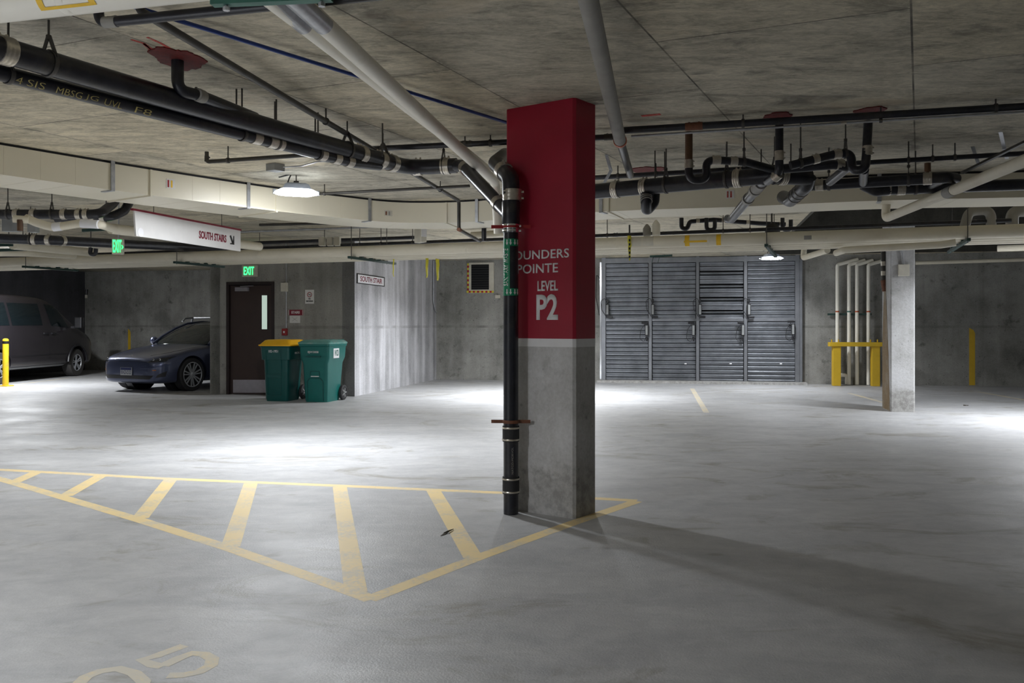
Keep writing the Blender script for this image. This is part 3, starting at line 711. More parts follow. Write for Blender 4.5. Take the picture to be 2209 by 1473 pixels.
obj('spray_mark', bm, M['pink'], smooth=0, label='small red and black mark on the ceiling right of the red column', cat='spray mark')
# 8 sprinkler branch
a = Zp(300, 22, 2.83); b = Zp(990, 433, 2.83); u = (b-a).normalized(); dpt = Vector((b.x, b.y, EYE+205/F*b.y)); dn2 = W(1035, 520, 11.6)
run('sprinkler_pipe', 'thin dark sprinkler pipe from the top left, over the drain and down beside the duct', 'sprinkler pipe', 'dark_steel', [a+UP*.08, a, b, dpt, dn2], .021,
    [(3, .02)], [(1, 703), (1, 950)], cmat='rust', bend=.05)
# 9 sprinkler cross main
l0 = Zp(803, 321, 2.86); l1 = Zp(1323, 295, 2.86); r0 = Zp(1350, 281, 2.86); r1 = Zp(2209, 230, 2.86); u = (r1-r0).normalized()
run('sprinkler_pipe', 'black sprinkler pipe passing behind the red column just below the ceiling', 'sprinkler pipe', 'black_pipe', [l0, l1], .024, [(0, 1005), (0, 1318)], [(0, 1003), (0, 1058)], cmat='dark_steel', cl=.11, clevis=False)
p9 = run('sprinkler_pipe', 'long black sprinkler pipe under the ceiling from the grey pipe to the right edge', 'sprinkler pipe', 'black_pipe', [r0-u*.02, r1+u*1.5], .027, [(0, 1497)], [(0, 2148), (0, 1603)], cmat='rust', cl=.13, clevis=False)
a = Zp(1362, 294, 2.82); b = Zp(2209, 241, 2.82)
run('conduit', 'thin steel conduit just under the long black sprinkler pipe at right', 'conduit', 'galv', [a, b+(b-a).normalized()*1.4], .009, [(0, 1820)], [(0, 1900)], clevis=False, cl=.04)
# 10 grey pipe from the top edge
a = Zp(1269.5, 0, 2.76); b = Zp(1338, 305, 2.76); u = (b-a).normalized()
run('insulated_pipe', 'grey wrapped pipe from the top edge beside the red column, ending in orange clamp', 'pipe', 'grey_pipe', [a-u*1.5, b], .046, [(0, .995)], cmat='orange', cl=.05)
run('drain_pipe', 'short black pipe continuing behind the orange clamp', 'drain pipe', 'black_pipe', [b, Zp(1360, 378, 2.76)], .034)
# 11 blue tube
a = Zp(410, 52, 2.885); b = Zp(1086, 262, 2.885); u = (b-a).normalized()
run('water_tube', 'thin bright blue tube running along the ceiling to the red column', 'tube', 'blue', [a-u*.35, b+u*.12], .0115)
# 12 dark pipes with a threaded end
a = Zp(446, 349, 2.80); b = Zp(680, 333, 2.80)
run('sprinkler_pipe', 'thin dark pipe with a capped elbow end, above the left part of the duct', 'sprinkler pipe', 'dark_steel', [a+UP*.09, a, b], .018, [(0, .7)], [(1, 492)], cl=.05, cmat='dark_steel', bend=.03, clevis=False)
a = Zp(690, 418, 2.82); b = Zp(1013, 401, 2.82)
run('sprinkler_pipe', 'thin brownish pipe running just above the bend of the duct', 'sprinkler pipe', 'dark_steel', [a, b], .016, [], [(0, 700)], clevis=False)
# rods that hang from the slab by the drains
for px, py, ln, lb in ((510, 192, .2, 'nearest the curved pipe'), (593, 219, .22, 'second from the left'), (680, 247, .2, 'behind the thick drain'), (825, 266, .26, 'near the white pipe')):
    p = Zp(px, py, CEIL); obj('threaded_rod', cyl(BM(), p-UP*ln, p, .006, seg=8), M['rod'], label='bare threaded rod hanging above the thick drain, '+lb, cat='threaded rod', group='rods above the thick drain')

# riser on the red column
rs = empty('drain_riser', (RX, RY, 0), 0, 'black drain riser standing against the red column, with a green sanitary label', 'drain pipe')
ct = W(1105, 421, RY); 
obj('lower_pipe', cyl(BM(), (RX, RY, 0), (RX, RY, ct.z+.02), .053, seg=24), M['black_pipe'], rs)
bm = BM(); lathe(bm, (RX, RY, 0), UP, [(.053, EYE+(HY-488)/F*RY), (.064, EYE+(HY-482)/F*RY), (.064, ct.z-.05), (.056, ct.z-.03)], 24); obj('branch_fitting', bm, M['black_pipe'], rs)
top = [Vector((RX, RY, ct.z)), Vector((RX, RY, ct.z+.12)), W(1070, 352, 6.85), W(1090, 335, 7.6)]
obj('upper_elbow', tube(BM(), top, .062, 18, .14), M['black_pipe'], rs)
coupling(rs, ct, UP, .0625, .08); d_ = (top[2]-top[1]).normalized(); coupling(rs, top[1].lerp(top[2], .42), d_, .063, .09)
for z, L_ in ((EYE-(935-HY)/F*RY, .11), (EYE-(1046-HY)/F*RY, .12)):
    bm = BM(); lathe(bm, (RX, RY, z), UP, [(.053, -L_/2), (.060, -L_/2), (.060, L_/2), (.053, L_/2)], 24); sl_ = obj('rubber_sleeve', bm, M['rubber'], rs)
    for k in (-1, 1):
        bm = BM(); torus(bm, (RX, RY, z+k*L_*.38), UP, .0605, .004, 24, 6, .007); obj('clamp_band', bm, M['steel'], sl_)
bm = BM(); coupling(rs, (RX, RY, EYE+(HY-493)/F*RY), UP, .055, .06, 'chrome')
ex = E1
zc = EYE-(909-HY)/F*RY
bm = BM(); torus(bm, (RX, RY, zc), UP, .056, .005, 20, 6, .013)
for sg in (-1, 1): bar(bm, Vector((RX, RY, zc))+Vector((1, 0, 0))*sg*.055, Vector((RX, RY, zc))+Vector((1, -.05, 0))*sg*.14, .006, .024)
obj('riser_clamp', bm, M['rust'], rs)
zc = EYE+(HY-489)/F*RY
bm = BM(); torus(bm, (RX, RY, zc), UP, .058, .005, 20, 6, .013)
for sg in (-1, 1): bar(bm, Vector((RX, RY, zc))+Vector((1, 0, 0))*sg*.055, Vector((RX, RY, zc))+Vector((1, -.04, 0))*sg*.14, .006, .024)
obj('riser_clamp', bm, M['red_box'], rs)
# green SANITARY WASTE label wrapped round the riser
zt = EYE+(HY-516)/F*RY; zb_ = EYE+(HY-638)/F*RY
def wrap(z0, z1, a0, a1, mat, off=.001, nm='pipe_label'):
    bm = BM(); g = []
    for i in range(17):
        t = math.radians(a0+(a1-a0)*i/16); g.append([bm.verts.new((RX+(.053+off)*math.cos(t), RY+(.053+off)*math.sin(t), z)) for z in (z0, z1)])
    for x, y in zip(g, g[1:]): bm.faces.new((x[0], x[1], y[1], y[0]))
    return obj(nm, bm, M[mat], rs)
lb_ = wrap(zb_, zt, 180, 262, 'label_g'); wrap(zt-.052, zt, 262, 358, 'label_g'); wrap(zb_, zb_+.052, 262, 358, 'label_g')
text('label_text', 'SANITARY WASTE', M['white'], rs, (0, 0, zb_+.07), (1, 0, 0), UP, zt-zb_-.14, .042, .02, .0008, 1, False, (RX, RY, .0548, math.radians(250)))
for z in (zt-.026, zb_+.026):
    for aa in (240, 268, 300, 328):
        t = math.radians(aa); e = Vector((math.cos(t), math.sin(t), 0)); s_ = Vector((-e.y, e.x, 0)); c_ = Vector((RX, RY, z))+e*.0555
        bm = BM()
        prism(bm, [c_+s_*.004+UP*.02, c_-s_*.004+UP*.02, c_-s_*.004-UP*.002, c_-s_*.01-UP*.002, c_-UP*.02, c_+s_*.01-UP*.002, c_+s_*.004-UP*.002], e*.0008)
        obj('label_arrow', bm, M['white'], rs, smooth=0)
text('pipe_stencil', 'NATCO-MORVOL', M['grey_pipe'], rs, (0, 0, EYE-(1020-HY)/F*RY), (1, 0, 0), UP, .19, .014, 0, .0006, 1, False, (RX, RY, .0535, math.radians(290)))

# ------------------------------------------------------------------ drains right of the column
m0 = Zp(1250, 416, 2.6); m1 = Zp(1600, 384, 2.6); m2 = Zp(1665, 378, 2.6); m3 = Zp(1745, 382, 2.6)
md = run('drain_pipe', 'thick black horizontal drain right of the red column, in front of the duct', 'drain pipe', 'black_pipe', [m0, m1, m2, m3], .072,
    [(0, 1329), (0, 1390), (0, 1592), (2, 1687)], [(0, 1437), (0, 1568), (2, 1671)], bend=.05, cl=.06)
tube_l = lambda pts, r, bend=None: tube(BM(), pts, r, 16, bend)
y_ = at_px(m0, m1, 1393)[0]
w1 = obj('branch_elbow', tube_l([y_, y_+Vector((0, -.03, -.14)), y_+Vector((.02, .10, -.21)), y_+Vector((.10, .16, -.12)), y_+Vector((.11, .17, .02))], .05, .07), M['black_pipe'], md)
for k in range(3): obj('ridge', torus(BM(), y_+Vector((0, -.02-.01*k, -.09-.025*k)), Vector((0, .3+.3*k, 1)), .051, .005), M['grey_pipe'], w1)
y2 = at_px(m1, m2, 1648)[0]-UP*.03; e2_ = W(1578, 473, 10.0)
br = run('drain_pipe', 'black and grey drain slanting down behind the thick drain and under the duct', 'drain pipe', 'black_pipe', [y2, e2_, e2_+Vector((-.02, .1, .02))], .046, bend=.05)
for t, L_ in ((.12, .14), (.22, .05), (.42, .05)):
    p = y2.lerp(e2_, t); obj('rubber_sleeve', lathe(BM(), p, e2_-y2, [(.046, -L_), (.055, -L_), (.055, L_), (.046, L_)], 18), M['grey_pipe'], br)
y3 = m3+Vector((-.02, 0, -.03))
b3 = obj('end_elbow', tube_l([m3, y3+Vector((.02, .06, -.03)), W(1705, 432, 8.2), W(1690, 425, 8.5)], .062, .08), M['black_pipe'], md)
for t in (.3, .5, .7): obj('ridge', torus(BM(), (y3+Vector((.02, .06, -.03))).lerp(W(1705, 432, 8.2), t), W(1705, 432, 8.2)-y3, .063, .005), M['grey_pipe'], b3)
run('drain_pipe', 'thin black pipe above the thick drain, right of the red column', 'drain pipe', 'black_pipe', [Zp(1250, 385, 2.82), Zp(1660, 361, 2.82)], .024, [], [(0, 1333), (0, 1415)], clevis=False)
Yq = 7.35
q0 = W(1486, 268, Yq); q0.z = CEIL
run('drain_pipe', 'rusty brown riser with a black U trap, left of the three risers near the louvres', 'drain pipe', 'black_pipe',
    [q0, W(1486, 352, Yq), W(1486, 392, Yq), W(1524, 392, Yq), W(1527, 352, Yq), W(1545, 347, Yq), W(1610, 350, Yq), W(1660, 364, Yq+.1)], .033, [(0, 352), (5, 1545), (5, 1583)], [(5, 1603)], bend=.075) if False else None
tr = obj('drain_pipe', tube(BM(), [W(1486, 350, Yq), W(1486, 388, Yq), W(1526, 388, Yq), W(1522, 346, Yq), W(1560, 346, Yq), W(1612, 350, Yq), W(1668, 366, Yq+.1)], .033, 16, .075), M['black_pipe'],
    label='black U trap and pipe below the rusty brown riser, in front of the thick drain', cat='drain pipe')
coupling(tr, W(1486, 354, Yq), UP, .033, .07); coupling(tr, W(1545, 346, Yq), (1, 0, 0), .033, .07); coupling(tr, W(1583, 348, Yq), (1, 0, 0), .033, .06); hanger(tr, W(1605, 349.5, Yq), (1, 0, 0), .033)
p = W(1486, 350, Yq); obj('drain_pipe', cyl(BM(), p, Vector((p.x, p.y, CEIL)), .031), M['brown_pipe'], label='rusty brown vertical pipe dropping from the ceiling right of the red column', cat='drain pipe')
Yq = 7.0; p = W(1681, 372, Yq)
t2 = obj('drain_pipe', tube(BM(), [Vector((p.x, p.y, CEIL)), p, W(1655, 392, Yq+.35)], .032, 16, .06), M['black_pipe'], label='black riser dropping from the small red patch, middle one of the risers at right', cat='drain pipe', group=None)
coupling(t2, W(1681, 336, Yq), UP, .032, .075); coupling(t2, W(1676, 380, Yq+.05), (-.3, .5, -.3), .034, .06)
Yq = 6.95
t3 = obj('drain_pipe', tube(BM(), [Vector((W(1873, 300, Yq).x, Yq, CEIL)), W(1869, 335, Yq), W(1866, 366, Yq), W(1838, 368, Yq+.05), W(1836, 330, Yq+.1), W(1800, 333, Yq+.1), W(1705, 357, Yq+.1)], .034, 16, .09), M['black_pipe'],
    label='black riser with a U trap and long arm, right one of the risers at right', cat='drain pipe')
coupling(t3, W(1871, 325, Yq), UP, .034, .075); coupling(t3, W(1806, 332, Yq+.1), (1, 0, .1), .034, .06); coupling(t3, W(1760, 343, Yq+.1), (1, 0, .25), .034, .05); hanger(t3, W(1824, 331, Yq+.1), (1, 0, .2), .034); hanger(t3, W(1727, 352, Yq+.1), (1, 0, .2), .034)
t4 = obj('drain_pipe', tube(BM(), [W(1690, 364, 7.3), W(1800, 355, 7.2), W(1830, 360, 7.2), W(1790, 392, 7.7)], .038, 16, .08), M['black_pipe'], label='black pipe with faint lettering just below the long trap arm at right', cat='drain pipe')
coupling(t4, W(1812, 355, 7.2), (1, 0, 0), .038, .06)
t5 = run('drain_pipe', 'black horizontal drain running right from below the trap toward the diagonal cream pipe', 'drain pipe', 'black_pipe', [W(1740, 401, 8.1), W(2045, 383, 7.6), W(2062, 385, 7.7)], .047, [(0, 1768), (0, 2001)], [(0, 1788), (0, 1960)], bend=.03)
obj('drop_branch', tube(BM(), [W(1864, 366, 7.2), W(1862, 395, 7.9)], .038, 14), M['black_pipe'], t5)
obj('slanted_branch', tube(BM(), [W(2035, 386, 7.7), W(2002, 402, 8.2)], .042, 14), M['black_pipe'], t5)
t6 = run('drain_pipe', 'lower black drain running to the right edge in front of the duct', 'drain pipe', 'black_pipe', [W(1862, 398, 8.2), W(1890, 412, 8.2), W(1925, 408, 8.2), W(2209, 398, 8.0), W(2500, 386, 7.8)], .052, [(2, 1912), (2, 1943)], [(2, 1975)], bend=.06)
run('sprinkler_pipe', 'thin black sprinkler line behind the risers reaching the right edge', 'sprinkler pipe', 'black_pipe', [Zp(1640, 362, 2.8), Zp(1880, 350, 2.8), Zp(2209, 331, 2.8), Zp(2400, 320, 2.8)], .022, [], [(1, 1960), (1, 2012), (1, 2060)], bend=0, clevis=False)
bm = BM()
for p, q in (((2158, 284), (2172, 342)), ((2098, 316), (2110, 352))):
    a = Zp(p[0], p[1], CEIL); b = Zp(q[0], q[1], 2.8); bar(bm, a, b, .03, .006)
obj('sway_brace', bm, M['galv'], smooth=0, label='pair of flat steel brace straps from the ceiling above the diagonal cream pipe', cat='pipe support')
bm = BM(); bar(bm, Zp(2075, 373, 2.70), Zp(2260, 282, 2.83), .03, .02); obj('sway_brace', bm, M['dark_steel'], smooth=0, label='dark diagonal brace bar crossing behind the flat straps at right', cat='pipe support')
bm = BM(); bar(bm, Zp(1308, 333, CEIL), Zp(1318, 368, 2.8), .03, .006); bar(bm, Zp(1318, 368, 2.8), Zp(1298, 404, 2.68), .03, .006)
obj('sway_brace', bm, M['galv'], smooth=0, label='bent flat steel brace strap just right of the red column top', cat='pipe support')
bm = BM(); p = Zp(2001, 352, CEIL); cyl(bm, p, W(2001, 388, p.y), .03); 
obj('drain_pipe', bm, M['brown_pipe'], label='short rusty drop with red sealant meeting the horizontal drain at far right', cat='drain pipe')
for px, py, ln in ((1567, 311, .2), (1642, 322, .25), (1706, 310, .25), (1413, 325, .3), (1434, 327, .28)):
    p = Zp(px, py, CEIL); obj('threaded_rod', cyl(BM(), p-UP*ln, p, .006, seg=8), M['rod'], label='bare threaded rod hanging over the drains right of the red column', cat='threaded rod', group='rods over the right drains')

# diagonal cream pipe at right
a = Zp(1913, 470, 2.5); b = Zp(2209, 347, 2.5); u = (b-a).normalized()
pd_ = run('insulated_pipe', 'cream insulated pipe running diagonally to the upper right corner with an elbow end', 'pipe', 'cream_pipe', [a+UP*.2, a-u*.06, b+u*1.2], .045, joints=[(1, 1935), (1, 2010), (1, 2045)], bend=.09)
bm = BM(); p, d = at_px(a, b, 2050); lathe(bm, p, d, [(.045, -.09), (.049, -.09), (.049, .09), (.045, .09)]); obj('saddle_shield', bm, M['grey_pipe'], pd_)

# ------------------------------------------------------------------ long pipe bundle
L0 = Zp(0, 566, 2.45); R0 = Zp(1640, 515, 2.45); u = (R0-L0).normalized(); e_ = Vector((-u.y, u.x, 0))
R0 = L0+u*((R0-L0).length)
offs = ((0, .080, 'front'), (.32, .062, 'second'), (.62, .06, 'third'), (.92, .06, 'rearmost'))
bund = []
for k, (o_, r_, w_) in enumerate(offs):
    zz = UP*(r_-.08)
    bund.append(run('insulated_pipe', 'long cream insulated pipe crossing the view before the stair wall, %s of the bundle' % w_, 'pipe', 'cream_pipe',
        [L0-u*4+e_*o_+zz, L0+u*(21.5-(.4, 1.5, 3.0, 3.5)[k])+e_*o_+zz], r_, joints=[(0, x+37*k) for x in (250, 560, 700, 1010, 1335, 1530, 1780)], group='bundle of long cream pipes', seg=20))
def trapeze(px, z, label, n=2.0, tilt=0, rodpx=True):
    p, _ = at_px(L0, R0, px); p = p-e_*.2; p.z = z; q = p+e_*n
    bm = BM(); bar(bm, p, q, .041, .035); s = obj('support_channel', bm, M['dark_green'], smooth=0, label=label, cat='pipe support', group='channels under the long pipes')
    for t in (.05, .8): c = p.lerp(q, t); obj('threaded_rod', cyl(BM(), c-UP*.03, Vector((c.x, c.y, CEIL-.001)), .006, seg=8), M['rod'], s)
    for t in (.25, .45, .62, .78):
        c = p.lerp(q, t); obj('pipe_strap', box(BM(), c+UP*.028, (.05, .05, .022), e_), M['dark_green'], s, smooth=0)
    return s
ZC = 2.348
trapeze(48+22, ZC, 'dark green channel under the long pipes above the van', 1.2); trapeze(372+22, ZC, 'dark green channel under the long pipes left of the lit exit sign by the door', 1.25)
trapeze(745+22, ZC, 'grey green channel under the long pipes above the stair sign', 1.5); trapeze(1655, ZC, 'short channel under the long pipes in front of the louvres')
trapeze(2085, ZC, 'dark channel under the long pipes near the right edge')
# small white branch pipes below the bundle at right
run('insulated_pipe', 'thin cream pipe slung under the bundle before the far column, with rounded ends', 'pipe', 'cream_pipe', [Zp(1825, 541, 2.30)+Vector((0, .35, .0)), Zp(1822, 539, 2.28), Zp(2030, 528, 2.28), Zp(2062, 523, 2.3)], .042, bend=.06)
run('insulated_pipe', 'short slanting cream pipe stub under the bundle right of the louvres', 'pipe', 'cream_pipe', [W(1736, 520, 14.5), W(1733, 556, 14.5), W(1785, 540, 13.2)], .045, bend=.05)
# sprinkler line above the bundle
a = Zp(0, 556, 2.66); b = Zp(1650, 495, 2.66); u = (b-a).normalized()
sp = run('sprinkler_pipe', 'long thin black sprinkler line just above the bundle of long pipes', 'sprinkler pipe', 'black_pipe', [a-u*2, b+u*3], .026, [(0, 420), (0, 1328)], [(0, x) for x in (560, 700, 776, 822, 890, 1310, 1560, 1618)], clevis=False, cmat='black_pipe')
for px in (1358,): p, d = at_px(a, b, px); obj('valve', cyl(BM(), p, p+UP*.14, .012), M['black_pipe'], sp)
# valves with white caps on the bundle
for px, hgt, lb in ((1391, .12, 'grey capped valve standing on the long pipes right of the red column'), (1411, .17, 'white capped valve standing on the long pipes beside the grey one')):
    p, d = at_px(L0, R0, px); p = p+e_*.15; p.z = 2.53
    bm = BM(); lathe(bm, p, UP, [(.03, 0), (.055, .03), (.055, hgt), (.03, hgt+.04), (.01, hgt+.06)]); obj('pipe_valve', bm, M['white_pipe'] if hgt > .15 else M['grey_pipe'], label=lb, cat='valve')
# yellow labels on the bundle
for k, (x0, x1) in enumerate(((1480, 1488), (1547, 1556))):
    p, d = at_px(L0, R0, (x0+x1)/2); band(bund[0], p, d, .08, .06, 30, 150, 'label_y', off=.002)
p, d = at_px(L0, R0, 1502); band(bund[0], p, d, .08, .3, 92, 110, 'label_y', off=.002)
for px in (1499, 1552): p, d = at_px(L0+e_*.32, R0+e_*.32, px); band(bund[1], p, d, .062, .045, 60, 170, 'label_y', off=.002)
for px in (1375, 1400): p, d = at_px(L0, R0, px); band(bund[0], p, d, .08, .15, 30, 130, 'box_cream', off=.003, nm='pipe_patch')
p, d = at_px(L0, R0, 1743); band(bund[0], p, d, .08, .09, 80, 115, 'grey_pipe', off=.003)
# caution tape and yellow straps
def ribbon(name, label, px, y0, y1, Y, w, mat, wob=.01):
    bm = BM(); g = []
    for i in range(9):
        t = i/8; p = W(px+(random.uniform(-1, 1)), y0+(y1-y0)*t, Y); s = Vector((math.cos(t*1.2), math.sin(t*1.2), 0))*w/2
        g.append([bm.verts.new(p-s), bm.verts.new(p+s)])
    for x, y in zip(g, g[1:]): bm.faces.new((x[0], x[1], y[1], y[0]))
    o = obj(name, bm, M[mat], label=label, cat='tape'); sm = o.modifiers.new('solid', 'SOLIDIFY'); sm.thickness = .002; return o
ct_ = ribbon('caution_tape', 'yellow and black caution tape strip hanging over the long pipes right of the red column', 1358, 508, 562, 12.0, .05, 'caution')
bm = BM()
for k in range(5): box(bm, W(1358, 518+k*9, 11.975), (.018, .012, .03), (1, .3, 0))
obj('tape_print', bm, M['ink'], ct_, smooth=0)
ribbon('strap', 'short yellow strap hanging below the long pipes, leftmost of three', 849, 550, 597, 14.05, .02, 'caution')
ribbon('strap', 'yellow strap hanging below the long pipes, middle of three', 921, 550, 599, 14.05, .045, 'caution')
ribbon('strap', 'longer bright yellow strap hanging below the long pipes, rightmost of three', 944, 550, 605, 14.05, .055, 'caution')

# ------------------------------------------------------------------ behind the duct, centre and right
Y_ = 12.9
bl = obj('drain_pipe', tube(BM(), [W(1470, 470, Y_), W(1470, 492, Y_), W(1482, 494, Y_), W(1488, 478, Y_), W(1540, 474, Y_), W(1640, 482, Y_), W(1694, 484, Y_)], .032, 12, .05), M['black_pipe'], label='small black drain with a U trap visible below the duct, right of the red column', cat='drain pipe')
for px, py in ((1505, 477), (1560, 476), (1613, 480), (1684, 484)): coupling(bl, W(px, py, Y_), (1, 0, -.05), .032, .05)
for px in (1533, 1697): obj('trap', tube(BM(), [W(px-9, 470, Y_-.1), W(px-9, 496, Y_-.1), W(px+9, 496, Y_-.1), W(px+9, 474, Y_-.1)], .03, 12, .06), M['black_pipe'], bl)
bm = BM(); p = W(1668, 497, 12.4); lathe(bm, p+Vector((0, .05, 0)), (0, -1, 0), [(.03, -.05), (.10, 0), (.105, .02), (.06, .04), (.02, .05)], 24)
bell = obj('alarm_bell', bm, M['dark_steel'], label='round brown dish shaped alarm bell above the long pipes before the louvres', cat='alarm bell')
obj('bracket', bar(BM(), p+Vector((0, .07, 0)), Vector((p.x, p.y+.07, CEIL)), .02, .02), M['rod'], bell)
# emergency light left of the column
p = Zp(907, 505, 2.62); el = empty('emergency_light', p, math.radians(35), 'small white emergency light box hanging left of the red column', 'emergency light')
box_c = Vector((0, 0, -.02)); obj('housing', box(BM(), (0, 0, 0), (.09, .2, .24)), M['box_cream'], el, True, 0, bevel=.008)
obj('lamp_face', box(BM(), (.0, -.103, .03), (.08, .008, .15)), M['white'], el, True, 0); obj('mount', box(BM(), (0, 0, (CEIL-p.z+.12)/2), (.03, .03, CEIL-p.z-.12)), M['rod'], el, True, 0)
# grey elbows at right
def gtube(pts, r, lb, mat='grey_pipe'): return obj('insulated_pipe', tube(BM(), pts, r, 16, r*2.0), M[mat], label=lb, cat='pipe')
gtube([W(2078, 500, 11.4), W(2090, 456, 11.4), W(2138, 452, 11.4), W(2138, 496, 11.4)], .06, 'grey arched pipe standing on the channel near the right edge')
gtube([W(2183, 494, 11.4), W(2183, 455, 11.4), W(2230, 455, 11.4), W(2240, 500, 11.4)], .075, 'grey arched pipe cut by the right edge of the view')
a = W(1975, 567, 19.0); b = W(2240, 559, 18.2); run('insulated_pipe', 'thin tan pipe along the top of the back wall at right', 'pipe', 'cream_pipe', [a, b+(b-a)], .04, joints=[(0, 2150)])
a = W(2152, 536, 14); b = W(2260, 533, 13.6); run('insulated_pipe', 'tan pipe end high on the right before the dark void', 'pipe', 'cream_pipe', [a, b+(b-a)], .05)
# conduits under the slab far left/centre
for k, (p, q, r_, m_, lb) in enumerate((((560, 485), (1010, 475), .02, 'dark_steel', 'thin dark conduit behind the duct, upper of several left of the column'),
                    ((520, 500), (900, 486), .016, 'galv', 'thin grey conduit behind the duct left of the column'),
                    ((430, 528), (900, 512), .03, 'black_pipe', 'black pipe behind the hanging sign and above the long pipes'))):
    a = Zp(*p, 2.84); b = Zp(*q, 2.84); run('conduit', lb, 'conduit', m_, [a, b], r_)
bm = BM(); 
for k, px in enumerate((695, 712, 728)): box(bm, W(px, 521, 14.8), (.09, .15, .14))
obj('electrical_box', bm, M['box_cream'], smooth=0, label='row of small pale boxes above the long pipes left of the column', cat='electrical box')
run('insulated_pipe', 'pale pipe seen between duct and long pipes, just left of the red column', 'pipe', 'cream_pipe', [W(1017, 508, 14.8), W(1100, 503, 14.6)], .06)
run('drain_pipe', 'short black drop left of the riser, below the duct', 'drain pipe', 'black_pipe', [W(1044, 488, 12.2), W(1044, 520, 12.2)], .033)

# ------------------------------------------------------------------ far-left cluster
YL = 10.35
d0 = run('drain_pipe', 'black drain with many steel couplings behind the duct at far left', 'drain pipe', 'black_pipe', [W(-200, 462, YL), W(215, 462, YL), W(243, 440, YL+.5), W(262, 415, YL+1.0)], .055, [(0, x) for x in (36, 72, 138, 170, 186)], [(0, 17), (0, 112)], bend=.12, cl=.055)
run('drain_pipe', 'second black drain elbow curving up behind the duct at far left', 'drain pipe', 'black_pipe', [W(120, 470, YL+.6), W(240, 468, YL+.6), W(268, 455, YL+.8), W(285, 425, YL+1.0)], .055, [(0, 222), (0, 200)], bend=.14, cl=.055)
w0 = run('insulated_pipe', 'wavy white insulated pipe with taped joints below the black drain at far left', 'pipe', 'cream_pipe', [W(55, 470, 9.8), W(78, 480, 9.8), W(115, 491, 9.8), W(170, 482, 9.8), W(215, 484, 9.8), W(246, 494, 10.6)], .045, bend=.3)
for p, q in (((115, 490), (133, 488)), ((175, 482), (212, 484))): obj('white_tape', tube(BM(), [W(*p, 9.8), W(*q, 9.8)], .048), M['white'], w0)
run('insulated_pipe', 'cream pipe running behind the hanging south stairs sign', 'pipe', 'cream_pipe', [W(238, 493, 10.6), W(560, 532, 13.5)], .062, joints=[(0, 290)])
tee = run('insulated_pipe', 'cream tee pipe with a rusty tipped drop below the black drain at far left', 'pipe', 'cream_pipe', [W(28, 472, 9.7), W(62, 474, 9.75)], .04)
obj('rusty_drop', tube(BM(), [W(43, 474, 9.7), W(43, 498, 9.7)], .03), M['brown_pipe'], tee)
run('drain_pipe', 'lower black drain with steel couplings at the far left edge', 'drain pipe', 'black_pipe', [W(-200, 508, 12), W(110, 518, 12), W(480, 537, 15.4)], .065, [(0, 75), (0, 105), (1, .05)], [(0, 66)], bend=.1, cl=.055)
obj('electrical_box', box(BM(), W(25, 485, 10.6), (.18, .1, .16)), M['box_grey'], smooth=0, bevel=.004, label='grey electrical box behind the pipes at the far left edge', cat='electrical box')
obj('electrical_box', box(BM(), W(72, 490, 10.2), (.09, .1, .12)), M['box_grey'], smooth=0, bevel=.004, label='small grey square box hanging beside the wavy pipe at far left', cat='electrical box')
run('insulated_pipe', 'cream pipe sloping under the lower black drain at far left', 'pipe', 'cream_pipe', [W(27, 528, 12.5), W(200, 545, 14.5)], .065)
run('insulated_pipe', 'thin cream pipe above the long bundle at the left edge', 'pipe', 'cream_pipe', [W(-100, 545, 13.4), W(60, 546, 13.4), W(160, 552, 14.6)], .05)
for p, q, Y1, lb in (((-60, 529), (27, 528), 12.2, 'upper'), ((-60, 541), (57, 538), 12.8, 'lower')):
    bm = BM(); bar(bm, W(*p, Y1), W(*q, Y1), .04, .04); s = obj('support_channel', bm, M['dark_green'], smooth=0, label='dark channel at the far left edge above the van, %s one' % lb, cat='pipe support')
    c = W(*q, Y1)-Vector((.05, 0, 0)); obj('threaded_rod', cyl(BM(), c, Vector((c.x, c.y, CEIL)), .006, seg=8), M['rod'], s)
bm = BM(); a = W(178, 497, 11); b = W(236, 494, 11); bar(bm, a, b, .04, .035); s = obj('support_channel', bm, M['dark_green'], smooth=0, label='short dark channel between the wavy pipe and the exit sign', cat='pipe support')
obj('threaded_rod', cyl(BM(), b-Vector((.04, 0, 0)), Vector((b.x-.04, b.y, CEIL)), .006, seg=8), M['rod'], s)
bm = BM(); tube(bm, [W(196, 534, 13.2), W(194, 548, 13.2), W(206, 549, 13.2), W(207, 536, 13.2)], .03, 12, .06)
ut = obj('drain_pipe', bm, M['black_pipe'], label='small black U trap left of the exit sign', cat='drain pipe')
c = W(196, 534, 13.2); obj('pipe_hanger', cyl(BM(), c, Vector((c.x, c.y, CEIL)), .008, seg=8), M['rod'], ut)
bm = BM(); p = onplane(187, 590, P3-A3*.04, A3); q = onplane(186, 636, P3-A3*.04, A3); cyl(bm, (p.x, p.y, 2.4), q, .035, seg=10)
pdp = obj('pipe_drop', bm, M['black_pipe'], label='black pipe end hanging on the rear wall above the van nose', cat='pipe'); obj('yellow_tip', cyl(BM(), q, q-UP*.1, .04, seg=10), M['box_cream'], pdp)

